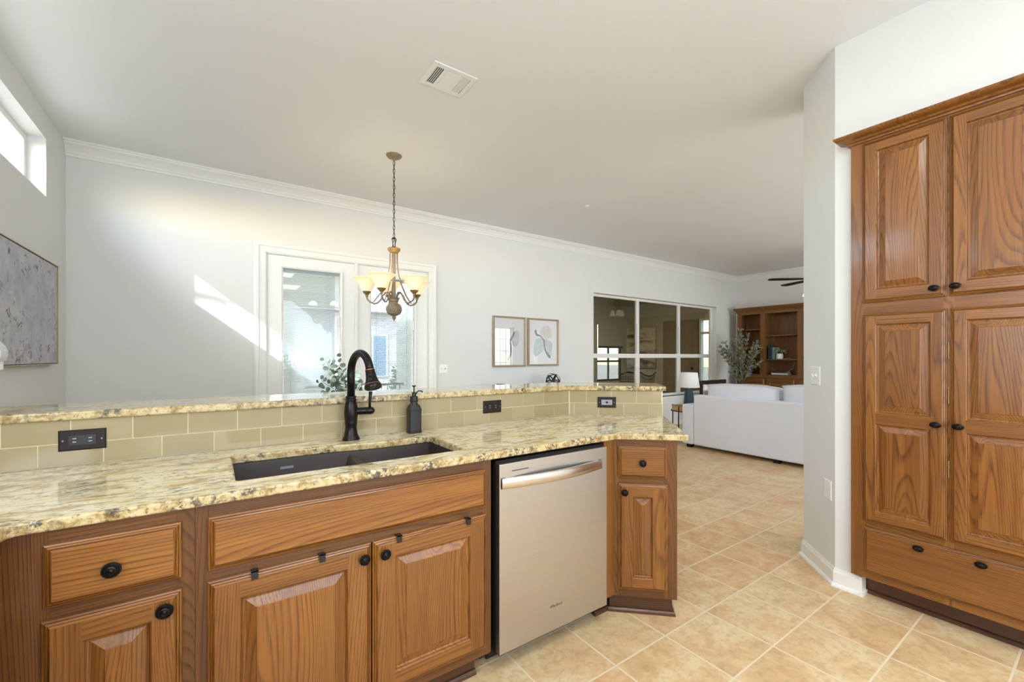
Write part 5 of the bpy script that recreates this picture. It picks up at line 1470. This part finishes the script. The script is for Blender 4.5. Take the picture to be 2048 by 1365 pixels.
m = MB(); m.add([(-3.6,15.3,2.85),(13.6,15.3,2.85),(13.6,20,6.2),(-3.6,20,6.2),(-3.6,24.7,2.85),(13.6,24.7,2.85)], [(0,1,2,3),(3,2,5,4),(0,3,4),(1,5,2),(0,4,5,1)]); m.build('roof', SHINGLE, hs_)
for x in (4.05, 6.6, 9.0):
    m = MB(); m.box(x, 15.94, 0.55, x+1.1, 15.995, 2.1); wq = m.build('window', WHITE, hs_)
    m = MB(); m.box(x+0.07, 15.93, 0.62, x+0.52, 15.94, 2.03); m.box(x+0.58, 15.93, 0.62, x+1.03, 15.94, 2.03); m.build('pane', plain('blue_grey_glass', (120,140,152), 0.2), wq)
m = MB(); m.box(7.6, 14.2, -0.25, 7.85, 14.5, 2.4); m.box(6.2, 14.0, 2.4, 10.5, 16.0, 2.7); m.build('porch', STUCCO, hs_)
bu = empty('shrub', (4.1, 10.1, -0.25), 'rounded green shrub behind the patio railing', 'shrub')
rnd = random.Random(21); ml = MB()
for i in range(1500):
    d = Vector((rnd.gauss(0,1), rnd.gauss(0,1), rnd.gauss(0,1))).normalized(); p = Vector((4.1,10.1,0.55))+Vector((d.x*0.78, d.y*0.7, d.z*0.8))*rnd.uniform(0.75, 1.02)
    leaf_long(ml, p, d+Vector((rnd.uniform(-.8,.8), rnd.uniform(-.8,.8), rnd.uniform(-.8,.8))), 0.10, 0.028)
fo = ml.build('foliage', BUSH, bu); fo['kind'] = 'stuff'
m = MB(); m.ball((4.1, 10.1, 0.50), 0.66, 20, 12); m.build('inner_twigs', plain('twig_core', (84,100,62), 0.9), bu, smooth=True)
def bare_tree(name, x, y, h, r, label, seed, lean=(0,0), depth=5, first=0.3, extra=()):
    e = empty(name, (x, y, -0.3), label, 'tree'); rr_ = random.Random(seed); mb = MB()
    def grow(p, d, L, rad, k):
        pts = [p]; dd = d.normalized(); q = p
        for i in range(4):
            dd = (dd+Vector((rr_.uniform(-.16,.16), rr_.uniform(-.16,.16), 0.04))).normalized(); q = q+dd*L/4; pts.append(q)
        mb.tube(pts, [rad*(1-0.11*i) for i in range(5)], 6)
        if k == 0: return
        for j in range(rr_.choice((2, 3))):
            nd = (dd+Vector((rr_.uniform(-.8,.8), rr_.uniform(-.8,.8), rr_.uniform(-0.1,.5)))).normalized(); grow(pts[rr_.choice((2, 3, 4))], nd, L*rr_.uniform(0.6, 0.8), rad*0.55, k-1)
    for ln, r_ in extra: mb.tube(ln, r_, 8)
    grow(Vector((x, y, -0.3)), Vector((lean[0], lean[1], 1)), h*first, r, depth)
    mb.build('branches', TRUNK, e, smooth=True)
bare_tree('bare_tree', 5.35, 13.0, 8, 0.16, 'pale bare tree in front of the brick house', 4, (0.16, 0))
bare_tree('bare_tree', -5.6, 1.5, 9, 0.16, 'bare winter tree outside the high left window', 9, (0.05, 0.02), 5, 0.36, extra=[([(-5.55, 1.52, 2.9), (-5.2, 2.3, 4.4), (-4.75, 2.44, 5.18), (-4.6, 2.35, 5.36), (-4.6, 2.24, 5.48), (-4.6, 2.13, 5.56), (-4.58, 2.03, 5.56), (-4.55, 1.9, 5.46)], [0.09, 0.07, 0.045, 0.035, 0.03, 0.026, 0.022, 0.015]), ([(-4.6, 2.24, 5.48), (-4.6, 2.19, 5.40), (-4.6, 2.12, 5.36), (-4.6, 2.04, 5.34)], [0.02, 0.016, 0.014, 0.008])])
